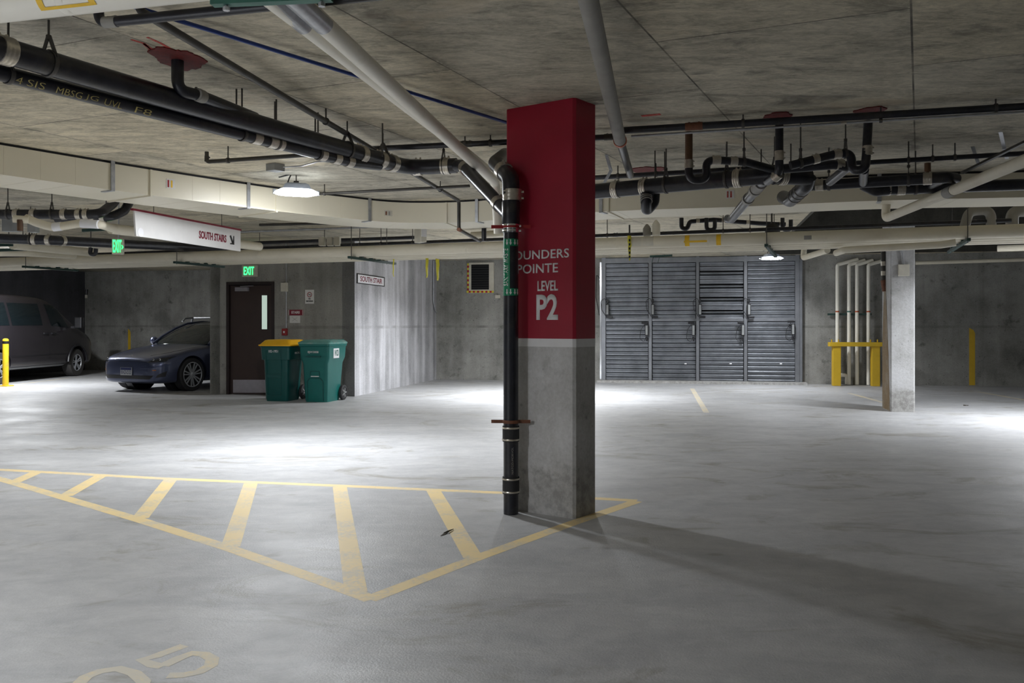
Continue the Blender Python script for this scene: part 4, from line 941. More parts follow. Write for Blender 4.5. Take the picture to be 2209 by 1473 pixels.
# ================================================================== SIGNS
# hanging SOUTH STAIRS sign
S0 = Zp(290, 452, 2.61); S1 = Zp(519, 496, 2.61); S0 = W(290, 452, S0.y); hx = Vector((S1.x-S0.x, S1.y-S0.y, 0)).normalized(); sn = Vector((hx.y, -hx.x, 0))
hs = empty('hanging_sign', (S0+S1)/2, 0, 'long white hanging sign with maroon top edge reading SOUTH STAIRS and an arrow', 'sign')
Pn = S0
zb0 = onplane(296, 509, Pn, sn).z
LE = (S1-S0); bl_ = S0+hx*.03; bl_.z = zb0; wS = LE.length
bm = BM(); prism(bm, [bl_, Vector((S1.x, S1.y, zb0+.0)), Vector((S1.x, S1.y, 2.61)), Vector((S0.x, S0.y, 2.61))], -sn*.02); obj('sign_board', bm, M['offwhite'], hs, smooth=0)
bm = BM(); bar(bm, S0-hx*.03-sn*.01, S1+hx*.01-sn*.01, .035, .022); obj('top_rail', bm, M['maroon'], hs, smooth=0)
bm = BM()
for t in (.16, .8): p = S0.lerp(S1, t)-sn*.01; cyl(bm, p, Vector((p.x, p.y, CEIL)), .004, seg=6)
obj('hanging_rods', bm, M['rod'], hs)
text_px('lettering', 'SOUTH STAIRS', M['maroon'], hs, 429, 488, 497, 514, Pn, sn, .002, .03)
# fit: text sheared by perspective, so place again by height
aw = [(495, 509), (498, 507), (502.5, 520), (503, 509), (505, 509), (505, 528), (496, 526.5), (496, 524.5), (500, 524)]
bm = BM(); prism(bm, [onplane(x, y, Pn, sn)+sn*.001 for x, y in aw], sn*.002); obj('arrow', bm, M['ink'], hs, smooth=0)
bm = BM(); c_ = onplane(303, 501, Pn, sn); cyl(bm, c_, c_+sn*.004, .05, seg=24); obj('sticker', bm, M['white'], hs, smooth=0)
# SOUTH STAIR sign on the pale wall
wn = B3
sw = empty('wall_sign', onplane(798, 605, P0, wn), 0, 'white wall sign with dark border reading SOUTH STAIR on the pale concrete', 'sign')
def rect_on(P, n, x0, x1, yt, yb, grow=0, out=0):
    n = Vector(n).normalized(); ex = UP.cross(n).normalized(); a = onplane(x0, yb, P, n); t = onplane(x0, yt, P, n); b = onplane(x1, yb, P, n)
    if (b-a).dot(ex) < 0: ex = -ex
    w_ = abs((b-a).dot(ex)); h_ = t.z-a.z
    return [a-ex*grow-UP*grow+n*out, a+ex*(w_+grow)-UP*grow+n*out, a+ex*(w_+grow)+UP*(h_+grow)+n*out, a-ex*grow+UP*(h_+grow)+n*out]
def sheet(nm, mat, P, n, x0, x1, yt, yb, par, out=0, th=.004, grow=0):
    return obj(nm, prism(BM(), rect_on(P, n, x0, x1, yt, yb, grow, out), Vector(n).normalized()*th), M[mat], par, smooth=0)
sheet('border', 'ink', P0, wn, 769, 829, 589, 611, sw, 0, .01); sheet('sign_board', 'white', P0, wn, 771, 827, 591.5, 609.5, sw, .01, .002)
text_px('lettering', 'SOUTH STAIR', M['maroon'], sw, 776, 823, 595, 606.5, P0, wn, .013, .012)
# exit signs
def exit_sign(P, n, x0, x1, yt, yb, lb, depth, ex_x):
    n = Vector(n).normalized(); c = onplane((x0+x1)/2, (yt+yb)/2, P, n)
    e = empty('exit_sign', c, 0, lb, 'exit sign', 'green EXIT signs'); r = rect_on(P, n, x0, x1, yt, yb)
    obj('housing', prism(BM(), r, -n*depth), M['box_cream'], e, smooth=0, bevel=.006)
    text_px('lettering', 'EXIT', M['exit_green'], e, *ex_x, P, n, .002, .012, 1.0); return e, c
e1, c = exit_sign(onplane(556, 585, P0-A3*.08, A3), -A3, 521.5, 553.5, 572, 597, 'lit green EXIT sign on the wall above the brown door', .07, (526, 548, 575.5, 593))
PX = W(252, 530, 11.6); nx = Vector((.05, -1, 0)).normalized()
e2, c = exit_sign(PX, Vector((.28, -.96, 0)), 241, 267, 515, 548, 'lit green EXIT sign with side arrow, hanging left of the long white sign', .06, (243.5, 262, 517, 544))
obj('stem', cyl(BM(), c+Vector((0, .03, .08)), Vector((c.x, c.y+.03, CEIL)), .01, seg=8), M['galv'], e2)
text_px('side_arrow', '>', M['exit_green'], e2, 262.5, 266, 528, 538, PX, Vector((.28, -.96, 0)), .002, .03)
# small signs by the door
wf = -A3
ns = empty('wall_sign', onplane(668, 640, P0, A3), 0, 'small white no smoking sign with red circle on the wall right of the door', 'sign')
sheet('sign_board', 'offwhite', P0, wf, 658.5, 677.5, 625, 655, ns, 0, .005)
bm = BM(); cN = onplane(668, 635.5, P0, A3)+wf*.006; torus(bm, cN, wf, .043, .006, 24, 4, .001); bar(bm, cN+(B3+UP)*.03*Vector((-1, -1, 1)), cN+(B3*1-UP)*.03, .002, .01, wf)
obj('red_circle', bm, M['red_box'], ns, smooth=0)
bm = BM(); box(bm, cN, (.045, .003, .01), B3); obj('cigarette', bm, M['ink'], ns, smooth=0)
text_px('lettering', 'NO', M['ink'], ns, 666, 670.5, 643, 646, P0, wf, .006, .05); text_px('lettering', 'SMOKING', M['ink'], ns, 660.5, 675.5, 648, 651, P0, wf, .006, .05)
ss = empty('wall_sign', onplane(638, 674, P0, A3), 0, 'maroon sign reading STAIRS beside the brown door', 'sign')
sheet('sign_board', 'maroon', P0, wf, 622.5, 654.5, 668, 680, ss, 0, .008); sheet('edge_strip', 'offwhite', P0, wf, 623, 624, 668.5, 679.5, ss, .008, .001); sheet('edge_strip', 'offwhite', P0, wf, 653, 654, 668.5, 679.5, ss, .008, .001)
text_px('lettering', 'STAIRS', M['white'], ss, 629, 647, 671, 676.5, P0, wf, .009, .03)
pn = empty('paper_notice', onplane(636, 688, P0, A3), 0, 'small creased white notice taped below the maroon stairs sign', 'notice')
sheet('sheet', 'offwhite', P0, wf, 625, 647.5, 681, 696.5, pn, 0, .003)
bm = BM()
for sg in (-1, 1):
    bar(bm, onplane(630, 684 if sg > 0 else 693, P0, A3)+wf*.004, onplane(642, 693 if sg > 0 else 684, P0, A3)+wf*.004, .002, .015, wf)
obj('print', bm, M['grey_pipe'], pn, smooth=0)
# conduit, box and pull station
bm = BM(); x_ = 618.5; p = onplane(x_, 707, P0, A3)+wf*.02; q = Vector((p.x, p.y, CEIL)); cyl(bm, p, q, .012, seg=10)
cd = obj('conduit', bm, M['galv'], label='thin vertical conduit on the wall between door and signs', cat='conduit')
bx = onplane(615, 619.5, P0, A3)+wf*.03; obj('junction_box', box(BM(), bx, (.13, .055, .17), B3), M['box_cream'], smooth=0, bevel=.004, label='pale square box on the conduit high beside the brown door', cat='junction box')
bx = onplane(616, 716, P0, A3)+wf*.035; fp_ = obj('fire_pull_station', box(BM(), bx, (.10, .06, .13), B3), M['red_box'], smooth=0, bevel=.005, label='red fire alarm pull station on the wall above the bins', cat='fire alarm')
obj('pull_handle', box(BM(), bx+wf*.033, (.03, .008, .04), B3), M['white'], fp_, smooth=0)

# vent with hazard tape on the back wall
vt = empty('vent_grille', onplane(1037, 600, P1, A3), 0, 'square dark vent with pale frame and red-yellow hazard tape, left of the red column', 'vent')
sheet('frame', 'box_cream', P1, wf, 1013, 1066, 567, 632, vt, 0, .06)
sheet('opening', 'dark', P1, wf, 1018, 1056, 571, 625, vt, .06, .003)
bm = BM()
for k in range(10):
    c = onplane(1037, 574+k*5.2, P1, A3)+wf*.075; box(bm, c, (.43, .03, .012), B3, None, (UP+wf*.4).normalized()) if False else box(bm, c, (.43, .03, .01), B3)
obj('slats', bm, M['grille'], vt, smooth=0)
tm = BM(); tn = BM()
for k in range(13): a_ = 568+k*4.9; prism(tm, rect_on(P1, wf, 1008.5, 1012, a_, a_+4.9, 0, .02), wf*.004, k % 2)
for k in range(13): a_ = 1008+k*4.5; prism(tn, rect_on(P1, wf, a_, a_+4.5, 627.5, 631.5, 0, .065), wf*.004, k % 2)
for t_ in (tm, tn): obj('hazard_tape', t_, [M['caution'], M['hazard_red']], vt, smooth=0)
# conduit in the corner
bm = BM(); c = P1-A3*.35+B3*.03; tube(bm, [c+UP*2.9, c+UP*1.9, c+UP*1.72-A3*-.12, c+UP*1.66+A3*.25], .02, 10, .08); obj('conduit', bm, M['galv'], label='grey conduit with a bend in the corner of the pale wall', cat='conduit')
bm = BM(); c = onplane(1075, 640, P1, A3)+wf*.04; box(bm, c, (.12, .07, .08), B3); obj('electrical_box', bm, M['box_cream'], smooth=0, label='small cream box on the back wall beside the riser', cat='electrical box')

# ================================================================== LOUVRE WALL
PL = P1-A3*.06
def LP(px, py, out=0): return onplane(px, py, PL, A3)-A3*out
lv = empty('louver_bank', LP(1512, 826), 0, 'tall bank of horizontal galvanised metal louvres in four bays on the back wall', 'louvre')
xs_ = [1303, 1403, 1505, 1608, 1719]; bl0 = LP(1303, 824).z; ztop = LP(1303, 566).z; zmid = LP(1500, 690).z
XB = [onplane(x, 700, PL, A3) for x in xs_]
for v in XB: v.z = 0
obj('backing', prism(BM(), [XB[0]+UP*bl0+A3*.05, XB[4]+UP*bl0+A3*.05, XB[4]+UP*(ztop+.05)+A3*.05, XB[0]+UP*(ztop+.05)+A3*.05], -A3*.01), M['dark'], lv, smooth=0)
for i, v in enumerate(XB):
    obj('mullion', box(BM(), v+UP*(bl0+ztop+.12)/2-A3*.05, (.07 if 0 < i < 4 else .09, .1, ztop+.12-bl0), B3), M['slat_frame'], lv, smooth=0)
obj('post', box(BM(), XB[0]-B3*.07+UP*(bl0+ztop)/2-A3*.06, (.035, .06, ztop-bl0), B3), M['chrome'], lv, smooth=0, label='bright left edge post')
obj('post', box(BM(), XB[4]+B3*.08+UP*(bl0+ztop)/2-A3*.06, (.06, .06, ztop-bl0), B3), M['slat_frame'], lv, smooth=0)
mid = (XB[0]+XB[4])/2; LL = (XB[4]-XB[0]).length
obj('header', box(BM(), mid+UP*(ztop+.03)-A3*.04, (LL+.1, .1, .12), B3), M['slat_frame'], lv, smooth=0)
obj('middle_rail', box(BM(), mid+UP*zmid-A3*.035, (LL, .06, .06), B3), M['slat_frame'], lv, smooth=0)
obj('sill', box(BM(), mid+UP*(bl0+.01)-A3*.05, (LL+.1, .12, .05), B3), M['slat_frame'], lv, smooth=0)
for i in range(4):
    a_, b_ = XB[i], XB[i+1]; c_ = (a_+b_)/2; w_ = (b_-a_).length-.1
    for z0, z1, n_, up_ in ((bl0+.04, zmid-.03, 14, 0), (zmid+.03, ztop-.03, 13, 1)):
        bm = BM(); pitch = (z1-z0)/n_; opn = (i == 2 and up_)
        for k in range(n_):
            z = z0+pitch*(k+.5); ang = math.radians(18 if not opn else (62 if k % 3 == 1 else 12))+random.uniform(-.06, .06)
            ez = (UP*math.cos(ang)-A3*math.sin(ang)); p = c_+UP*z-A3*.02
            # blade with a folded middle rib
            n0 = ez.cross(B3).normalized()
            if n0.dot(A3) > 0: n0 = -n0
            h = pitch*.87
            sec = [(-h/2, 0), (-h/2, .012), (-h*.2, .004), (-h*.05, .016), (h*.1, .016), (h*.2, .004), (h/2, .012), (h/2, 0)]
            rings(bm, [[p+B3*s*w_/2+ez*a+n0*(b+.01) for a, b in sec] for s in (-1, 1)])
        obj('louver_panel', bm, M['slat'], lv, smooth=20)
acts = [(1312, 668), (1409, 668), (1510, 668), (1615, 668), (1396, 712), (1496, 712), (1602, 712), (1709, 710)]
for k, (x, y) in enumerate(acts):
    p = LP(x, y, .16); bm = BM(); box(bm, p, (.075, .08, .26), B3); box(bm, p+UP*(.2 if k < 4 else -.2), (.04, .05, .1), B3)
    box(bm, p+UP*(-.17 if k < 4 else .17)+B3*(.05 if k < 4 else -.05), (.14, .05, .05), B3)
    ac = obj('actuator', bm, M['trim'], lv, smooth=0, bevel=.008); s_ = -1 if k >= 4 else 1
    obj('actuator_case', box(BM(), p-A3*.045, (.05, .02, .22), B3), M['box_grey'], ac, smooth=0, bevel=.004)
    bm = BM(); tube(bm, [p+UP*.1*s_, p+UP*.28*s_-B3*.06, p+UP*.2*s_-B3*.16, p-B3*.14, p-UP*.17*s_-B3*.03], .006, 8, .08); obj('wire', bm, M['trim'], ac)
for x in (1479, 1576, 1684): obj('warning_label', box(BM(), LP(x, 784, .07), (.05, .004, .03), B3), M['white'], lv, smooth=0)
# cable loop left of the louvres
bm = BM(); tube(bm, [LP(1297, 640, .04), LP(1294, 600, .04), LP(1287, 592, .04), LP(1286, 640, .04), LP(1293, 680, .04)], .008, 8, .1); obj('cable', bm, M['trim'], label='thin dark cable looped on the wall at the left edge of the louvres', cat='cable')
# sign plate hanging over the louvres' head
bm = BM()
for x in (1408, 1421): bar(bm, W(x+2, 553, 18.5), W(x-2, 567, 18.5), .03, .006)
bar(bm, W(1402, 553, 18.5), W(1450, 551, 18.5), .04, .04); obj('support_channel', bm, M['dark_green'], smooth=0, label='small dark bracket above the second louvre bay', cat='pipe support')

# ================================================================== PIPES AND GUARD ON THE BACK WALL
for k, (xt, xb) in enumerate(((1804, 1800), (1829, 1831), (1846, 1848), (1870.5, 1871.5))):
    q = onplane(xt, 572, P1, A3)-A3*.16
    if k == 0: pts = [q+B3*.45+A3*.1+UP*.12, q, Vector((q.x, q.y, .22)), Vector((q.x, q.y, .22))+B3*.2, Vector((q.x, q.y, .02))+B3*.2]
    else: pts = [q+B3*.35+A3*.1+UP*.1, q, Vector((q.x, q.y, .01))]
    t = obj('insulated_pipe', tube(BM(), pts, .04, 14, .06), M['white_pipe'], label='white vertical pipe on the back wall behind the yellow guard, %s of four' % ('leftmost', 'second from left', 'third from left', 'rightmost')[k], cat='pipe', group='white wall pipes')
    zb = EYE+(HY-672)/F*q.y; obj('colour_band', cyl(BM(), Vector((q.x, q.y, zb-.015)), Vector((q.x, q.y, zb+.015)), .042), M['orange'] if k != 1 else M['green_strut'], t)
bm = BM(); a_ = onplane(1784, 678, P1, A3)-A3*.1; b_ = onplane(1878, 678, P1, A3)-A3*.1; b_.z = a_.z; bar(bm, a_, b_, .05, .045)
obj('support_channel', bm, M['dark_green'], smooth=0, label='dark channel holding the four white pipes to the back wall', cat='pipe support')
Yg = F*EYE/(832-HY); g0 = W(1804, 832, Yg); g1 = W(1888, 832, Yg-.1); g0.z = g1.z = 0; gd = (g1-g0).normalized(); zt_ = EYE-(747-HY)/F*Yg; zT = EYE-(738-HY)/F*Yg
gg = empty('guard_rail', (g0+g1)/2, 0, 'yellow steel bumper guard with two posts in front of the white wall pipes', 'guard rail')
for g in (g0, g1): obj('post', box(BM(), g+UP*zt_/2, (.17, .15, zt_), gd), M['orange_yellow'], gg, smooth=0, bevel=.008)
bm = BM(); box(bm, (g0+g1)/2+UP*(zt_+zT)/2, ((g1-g0).length+.32, .2, zT-zt_), gd); obj('rail', bm, M['orange_yellow'], gg, smooth=0, bevel=.006)
bm = BM()
for g in (g0, g1):
    for s_ in (-.06, .03): cyl(bm, g+gd*s_*1.6+UP*zT, g+gd*s_*1.6+UP*(zT+.06), .015, seg=8)
obj('bolt', bm, M['orange_yellow'], gg)
# box and conduit on the far column, and the device at its left
P2c = C2; bx = onplane(1948.5, 583, C2, A3)-A3*.03
jb2 = obj('junction_box', box(BM(), bx, (.16, .06, .18), B3), M['box_cream'], smooth=0, bevel=.006, label='cream square box near the top of the far concrete column', cat='junction box')
bm = BM(); tube(bm, [bx+UP*.09, bx+UP*.25-B3*.02, bx+UP*.33-B3*.04, Vector((bx.x-.05, bx.y, 2.6))], .014, 8, .05); obj('conduit', bm, M['galv'], jb2)
ps = W(1905, 545, 14.3); pe = W(1906, 600, 14.3)
dv = run('hose_drop', 'dark pipe with rusty tip hanging on the left face of the far column', 'pipe', 'dark_steel', [Vector((ps.x, ps.y, 2.6)), pe, W(1908, 618, 14.3)], .035, [(0, .55), (0, .85)], bend=.02)
obj('rusty_tip', tube(BM(), [W(1905, 604, 14.3), W(1909, 628, 14.3)], .04, 10), M['rust'], dv)

# ================================================================== BOLLARD
bp = G(12, 833); bo = empty('bollard', bp, 0, 'bright yellow steel bollard standing at the left edge before the van', 'bollard')
obj('post', lathe(BM(), bp, UP, [(.062, 0), (.062, 1.0), (.055, 1.03), (.02, 1.045)], 20), M['yellow'], bo)
obj('base_plate', box(BM(), bp+UP*.01, (.24, .22, .02), B3), M['yellow'], bo, smooth=0)
bm = BM(); lathe(bm, bp, UP, [(.063, .93), (.0635, .93), (.0635, .99), (.063, .99)], 20); obj('black_mark', bm, M['ink'], bo); 

# ================================================================== WHEELED BINS
def rrect(w, d, z, r=.05, cy=0, n=4):
    out = []
    for sx, sy, a0 in ((1, 1, 0), (-1, 1, 90), (-1, -1, 180), (1, -1, 270)):
        for i in range(n+1):
            t = math.radians(a0+90*i/n); out.append(Vector((sx*(w/2-r)+r*math.cos(t), cy+sy*(d/2-r)+r*math.sin(t), z)))
    return out
def bin_(loc, rz, H, label, kind):
    SX, SY = .82, .86
    t = empty('wheeled_bin', loc, rz, label, 'wheeled bin', 'wheeled bins by the stair door'); k = H/1.1; body = M['teal_dark'] if kind == 'y' else M['teal']
    bm = BM()
    if kind == 'y':
        S = [(.50, .56, .0, 0), (.52, .60, .05, 0), (.565, .70, .74, .02), (.575, .71, .77, .02), (.66, .74, .775, .02), (.685, .78, 1.0, .02), (.71, .80, 1.01, .02), (.71, .80, 1.03, .02)]
    else:
        S = [(.50, .60, .0, 0), (.52, .64, .05, 0), (.585, .76, .70, .02), (.68, .80, .80, .02), (.70, .84, 1.0, .02), (.735, .88, 1.01, .02), (.735, .88, 1.05, .02)]
    S = [(w*SX, d*SY, z, cy) for w, d, z, cy in S]
    rings(bm, [rrect(w, d, z*k, .05, cy) for w, d, z, cy in S]); obj('body', bm, body, t, True, 28)
    bm = BM(); zt = S[-1][2]*k
    if kind == 'y': rings(bm, [rrect(w*SX, d*SY, zt+z, r, cy) for w, d, z, r, cy in ((.76, .84, 0, .05, .02), (.77, .85, .02, .05, .02), (.72, .80, .03, .05, .03), (.60, .68, .10, .07, .05), (.50, .58, .11, .06, .05))])
    else: rings(bm, [rrect(w*SX, d*SY, zt+z, r, cy) for w, d, z, r, cy in ((.75, .90, 0, .05, .02), (.75, .90, .025, .05, .02), (.66, .78, .06, .07, .04), (.54, .66, .07, .06, .05))])
    lid = obj('lid', bm, M['lid_y'] if kind == 'y' else M['teal_lid'], t, True, 30)
    bm = BM()
    for x in (-.18, 0, .18): box(bm, (x, .38, zt+.04), (.06, .1, .07))
    obj('hinge', bm, M['lid_y'] if kind == 'y' else body, lid, True, 0)
    bm = BM(); tube(bm, [(-.22, .36, zt-.04), (-.22, .45, zt-.0), (.22, .45, zt-.0), (.22, .36, zt-.04)], .016, 10, .04); obj('handle', bm, body, t, True)
    for sx in (-1, 1):
        bm = BM(); lathe(bm, (sx*.25, .31, .135), (sx, 0, 0), [(.02, -.03), (.12, -.03), (.135, -.02), (.135, .02), (.12, .03), (.1, .03), (.09, .02), (.02, .02)], 24); wh = obj('wheel', bm, M['rubber'], t, True)
        bm = BM()
        for q in range(5):
            a = 2*math.pi*q/5; box(bm, (sx*.275, .31+math.cos(a)*.05, .135+math.sin(a)*.05), (.008, .07, .02), (1, 0, 0), (0, math.cos(a), math.sin(a)), (0, -math.sin(a), math.cos(a)))
        obj('wheel_spokes', bm, M['box_grey'], wh, True, 0)
    fy = -S[2][1]/2+S[2][3]
    def front(x, z, out=0):   # point on the slanting front face
        z_ = z/k; y0 = -S[1][1]/2+S[1][3]; y1 = -S[2][1]/2+S[2][3]; f = min(1, max(0, (z_-.05)/.65)); y = y0+(y1-y0)*f
        if z_ > .74: y = -S[-3][1]/2+S[-3][3]
        return Vector((x, y-out, z))
    bm = BM()
    if kind == 'y':
        for x0, x1, z0, z1 in ((-.16, .10, .10, .42), (-.17, .11, .47, .90)):
            P = [front(x0, z0), front(x1, z0), front(x1, z1), front(x0, z1)]
            for a, b in ((0, 1), (1, 2), (2, 3), (3, 0)): bar(bm, P[a], P[b], .014, .012)
        bar(bm, front(-.17, .44), front(.11, .44), .02, .04)
    else:
        P = [front(-.15, .03), front(-.15, .36), front(-.10, .42), front(.10, .42), front(.15, .36), front(.15, .03)]
        for a, b in zip(P, P[1:]): bar(bm, a, b, .014, .014)
        obj('front_moulding', bm, M['teal_dark'], t, True, 0); bm = BM()
        P = [front(-.09, .46), front(-.08, .54), front(.08, .54), front(.09, .46)]
        for a, b in zip(P, P[1:]): bar(bm, a, b, .014, .014)
        obj('front_moulding', bm, M['teal_dark'], t, True, 0); bm = BM()
        bar(bm, front(-.14, .80, .02), front(.14, .80, .02), .03, .014)
        obj('small_label', box(BM(), front(0, .45, .004), (.15, .006, .015)), M['offwhite'], t, True, 0)
    obj('front_moulding', bm, M['teal_dark'] if kind != 'y' else M['teal_dark'], t, True, 0)
    yf = -S[-3][1]/2+S[-3][3]-.002
    text('lettering', 'BJW3008' if kind != 'y' else '182-1951', M['offwhite'] if kind != 'y' else M['white'], t, Vector((-.11, yf-.004, .93*k-(.05 if kind != 'y' else .02))), (1, 0, 0), UP, .2 if kind != 'y' else .18, .045, .01, .003, 1, True)
    if kind != 'y':
        xs = S[-3][0]/2; st_ = obj('number_sticker', box(BM(), (xs-.004, -.05, .88*k), (.012, .22, .17)), M['white'], t, True, 0)
        text('sticker_number', 'WC8', M['green_strut'], st_, Vector((xs+.003, -.13, .83*k)), (0, 1, 0), UP, .16, .11, .02, .001, 1, True)
    else:
        xs = S[-3][0]/2; text('side_print', 'RECYCLE', M['offwhite'], t, Vector((xs+.001, -.1, .83)), (0, 1, 0), UP, .26, .035, 0, .002, 1, True)
    return t
g = G(608, 866); bin_(Vector((g.x-.06, g.y+.30, 0)), math.radians(-12), 1.04, 'dark green wheeled bin with a yellow lid standing before the brown door', 'y')
g = G(690, 868); bin_(Vector((g.x-.02, g.y+.32, 0)), math.radians(-14), 1.06, 'teal green wheeled bin with a dusty teal lid and white number sticker', 't')

# ================================================================== VEHICLES
def bake(o):
    dg = bpy.context.evaluated_depsgraph_get(); me = bpy.data.meshes.new_from_object(o.evaluated_get(dg)); o.modifiers.clear(); o.data = me
    me.shade_smooth(); me.set_sharp_from_angle(angle=math.radians(32)); return o
def shell(name, mat, t, stations, prof, cutters, sub=2):
    rows = []
    for s in stations:
        half = prof(s); rows.append([Vector((s[0], y, z)) for y, z in half]+[Vector((s[0], -y, z)) for y, z in half[::-1] if y > 1e-6])
    bm = rings(BM(), rows); o = obj(name, bm, mat, t, True, 0)
    m_ = o.modifiers.new('s', 'SUBSURF'); m_.levels = m_.render_levels = sub
    cs = []
    for (x, y, z, r, w) in cutters:
        c = obj('cut', cyl(BM(), (x, y-w/2, z), (x, y+w/2, z), r, seg=40), mat, t, True, 0); cs.append(c)
        b = o.modifiers.new('b', 'BOOLEAN'); b.operation = 'DIFFERENCE'; b.object = c; b.solver = 'EXACT'
    bpy.context.view_layer.update(); bake(o)
    for c in cs: WM.pop(c); bpy.data.objects.remove(c)
    return o
def bvh_of(o):
    bm = BM(); bm.from_mesh(o.data); t = BVHTree.FromBMesh(bm); bm.free(); return t
def patch(name, mat, t, bv, quad, d, off=.004, nu=8, nv=6, parent=None, thick=.0, smooth=35):
    """a panel lying on the body: a bilinear quad projected along d"""
    q = [Vector(p) for p in quad]; d = Vector(d).normalized(); g = []; bm = BM()
    for j in range(nv+1):
        r = []
        for i in range(nu+1):
            u, v = i/nu, j/nv; p = (q[0]*(1-u)+q[1]*u)*(1-v)+(q[3]*(1-u)+q[2]*u)*v
            h = bv.ray_cast(p-d*3, d); r.append(h[0]-d*off if h[0] is not None else None)
        g.append(r)
    V = [[bm.verts.new(p) if p is not None else None for p in r] for r in g]
    for j in range(nv):
        for i in range(nu):
            f = (V[j][i], V[j][i+1], V[j+1][i+1], V[j+1][i])
            if all(f): bm.faces.new(f)
    if not bm.faces: bm.free(); return None
    return obj(name, bm, M[mat], parent or t, True, smooth)
def wheel(t, x, y, r, w, side, spokes, rimr, tyre='rubber', hub='rim', steer=0):
    e = Vector((math.sin(steer)*-side*0, side, 0)); ax = Vector((-math.sin(steer), math.cos(steer), 0))*side; c = Vector((x, y, r))
    bm = BM(); lathe(bm, c, ax, [(rimr, -w/2), (r-.02, -w/2), (r, -w/2+.025), (r, w/2-.025), (r-.02, w/2), (rimr+.01, w/2), (rimr, w/2-.02), (rimr, w/2-.10), (.05, w/2-.10), (.05, -w/2)], 36)
    wh = obj('wheel', bm, M[tyre], t, True)
    bm = BM(); torus(bm, c+ax*(w/2-.012), ax, rimr-.006, .010, 36, 8); lathe(bm, c, ax, [(.001, w/2-.05), (.055, w/2-.05), (.06, w/2-.03), (.03, w/2-.012), (.001, w/2-.01)], 16)
    _, s, u_ = frame(ax)
    for k in range(spokes):
        a = 2*math.pi*k/spokes+.2; e = s*math.cos(a)+u_*math.sin(a); f = s*-math.sin(a)+u_*math.cos(a)
        for dd in (-.5, .5):
            p = c+ax*(w/2-.035)+e*.04+f*dd*.02; q = c+ax*(w/2-.02)+e*(rimr-.008)+f*dd*rimr*.30; bar(bm, p, q, rimr*.10, .022, ax)
    obj('rim', bm, M[hub], wh, True, 30); return wh
# ---- blue-grey saloon: +x forward, origin at the middle of the front axle
fw = G(412, 843); hd = math.radians(-90-25); hv = Vector((math.cos(hd), math.sin(hd), 0)); lft = Vector((-hv.y, hv.x, 0))
co = Vector((fw.x, fw.y, 0))-lft*.86
car = empty('car', co, hd, 'dark blue-grey saloon car parked nose out beyond the stair wall, roof bars fitted', 'car')
ST = [(.84, .50, .60, .26, .66), (.80, .66, .655, .19, .70), (.68, .80, .715, .17, .745), (.42, .895, .775, .165, .80), (.05, .92, .845, .165, .87), (-.35, .925, .905, .165, .93), (-.62, .925, .93, .165, .955),
      (-1.4, .925, .95, .165, .96), (-2.4, .925, .98, .165, .99), (-3.0, .92, 1.01, .17, 1.03), (-3.5, .88, 1.04, .19, 1.07), (-3.78, .80, 1.03, .25, 1.05), (-3.86, .66, .95, .32, .96)]
def cprof(s):
    x, w, zs, zb, zt = s
    return [(0, zt), (w*.55, zt-.012), (w*.86, zs), (w*.965, zs-.07), (w, zs-.2*(zs-zb)-.05), (w*.985, zb+.22), (w*.97, zb+.06), (w*.88, zb), (0, zb)]
body = shell('body', M['car'], car, ST, cprof, [(0, sy*.86, .335, .385, .62) for sy in (-1, 1)]+[(-2.875, sy*.86, .335, .385, .62) for sy in (-1, 1)])
GH = [(-.52, .80, .93, .90, .80), (-.75, .74, 1.10, .93, .86), (-1.05, .67, 1.27, .94, .875), (-1.35, .60, 1.385, .95, .88), (-1.8, .58, 1.43, .96, .885), (-2.4, .58, 1.42, .97, .885), (-2.9, .60, 1.34, .99, .87), (-3.3, .62, 1.18, 1.01, .83), (-3.6, .62, 1.05, 1.03, .74)]
rows = []
for x, wt, zr_, zb, wb in GH:
    h = [(0, zr_+.012), (wt*.6, zr_+.006), (wt*.95, zr_-.02), ((wt+wb)/2, (zr_*.5+zb*.5)), (wb, zb-.03)]
    rows.append([Vector((x, y, z)) for y, z in h]+[Vector((x, -y, z)) for y, z in h[::-1] if y > 1e-6])
gh = obj('greenhouse_glass', rings(BM(), rows), M['glass'], car, True, 0); m_ = gh.modifiers.new('s', 'SUBSURF'); m_.levels = m_.render_levels = 2; bpy.context.view_layer.update(); bake(gh)
for sy in (-1, 1):
    obj('pillar', tube(BM(), [(-.56, sy*.80, .93), (-.78, sy*.745, 1.09), (-1.08, sy*.67, 1.26), (-1.38, sy*.62, 1.37), (-1.8, sy*.595, 1.41), (-2.4, sy*.595, 1.40), (-2.95, sy*.62, 1.30), (-3.5, sy*.68, 1.08)], .028, 8, .3), M['car'], car, True)
    obj('window_trim', tube(BM(), [(-.7, sy*.875, .945), (-1.5, sy*.905, .955), (-2.6, sy*.905, .985)], .009, 6, .3), M['chrome'], car, True)
    obj('mirror', lathe(BM(), (-.82, sy*1.02, 1.0), (1, 0, 0), [(.03, -.05), (.075, -.04), (.09, .0), (.07, .06), (.02, .09)], 16), M['car'], car, True)
    wheel(car, 0, sy*.80, .335, .235, sy, 7, .252, 'rubber', 'rim'); wheel(car, -2.875, sy*.80, .335, .235, sy, 7, .252)
    bm = BM(); cyl(bm, (0, sy*.45, .335), (0, sy*.62, .335), .37, seg=32); obj('wheel_well', bm, M['trim'], car, True)
bv = bvh_of(body)
X_ = Vector((-1, 0, 0))
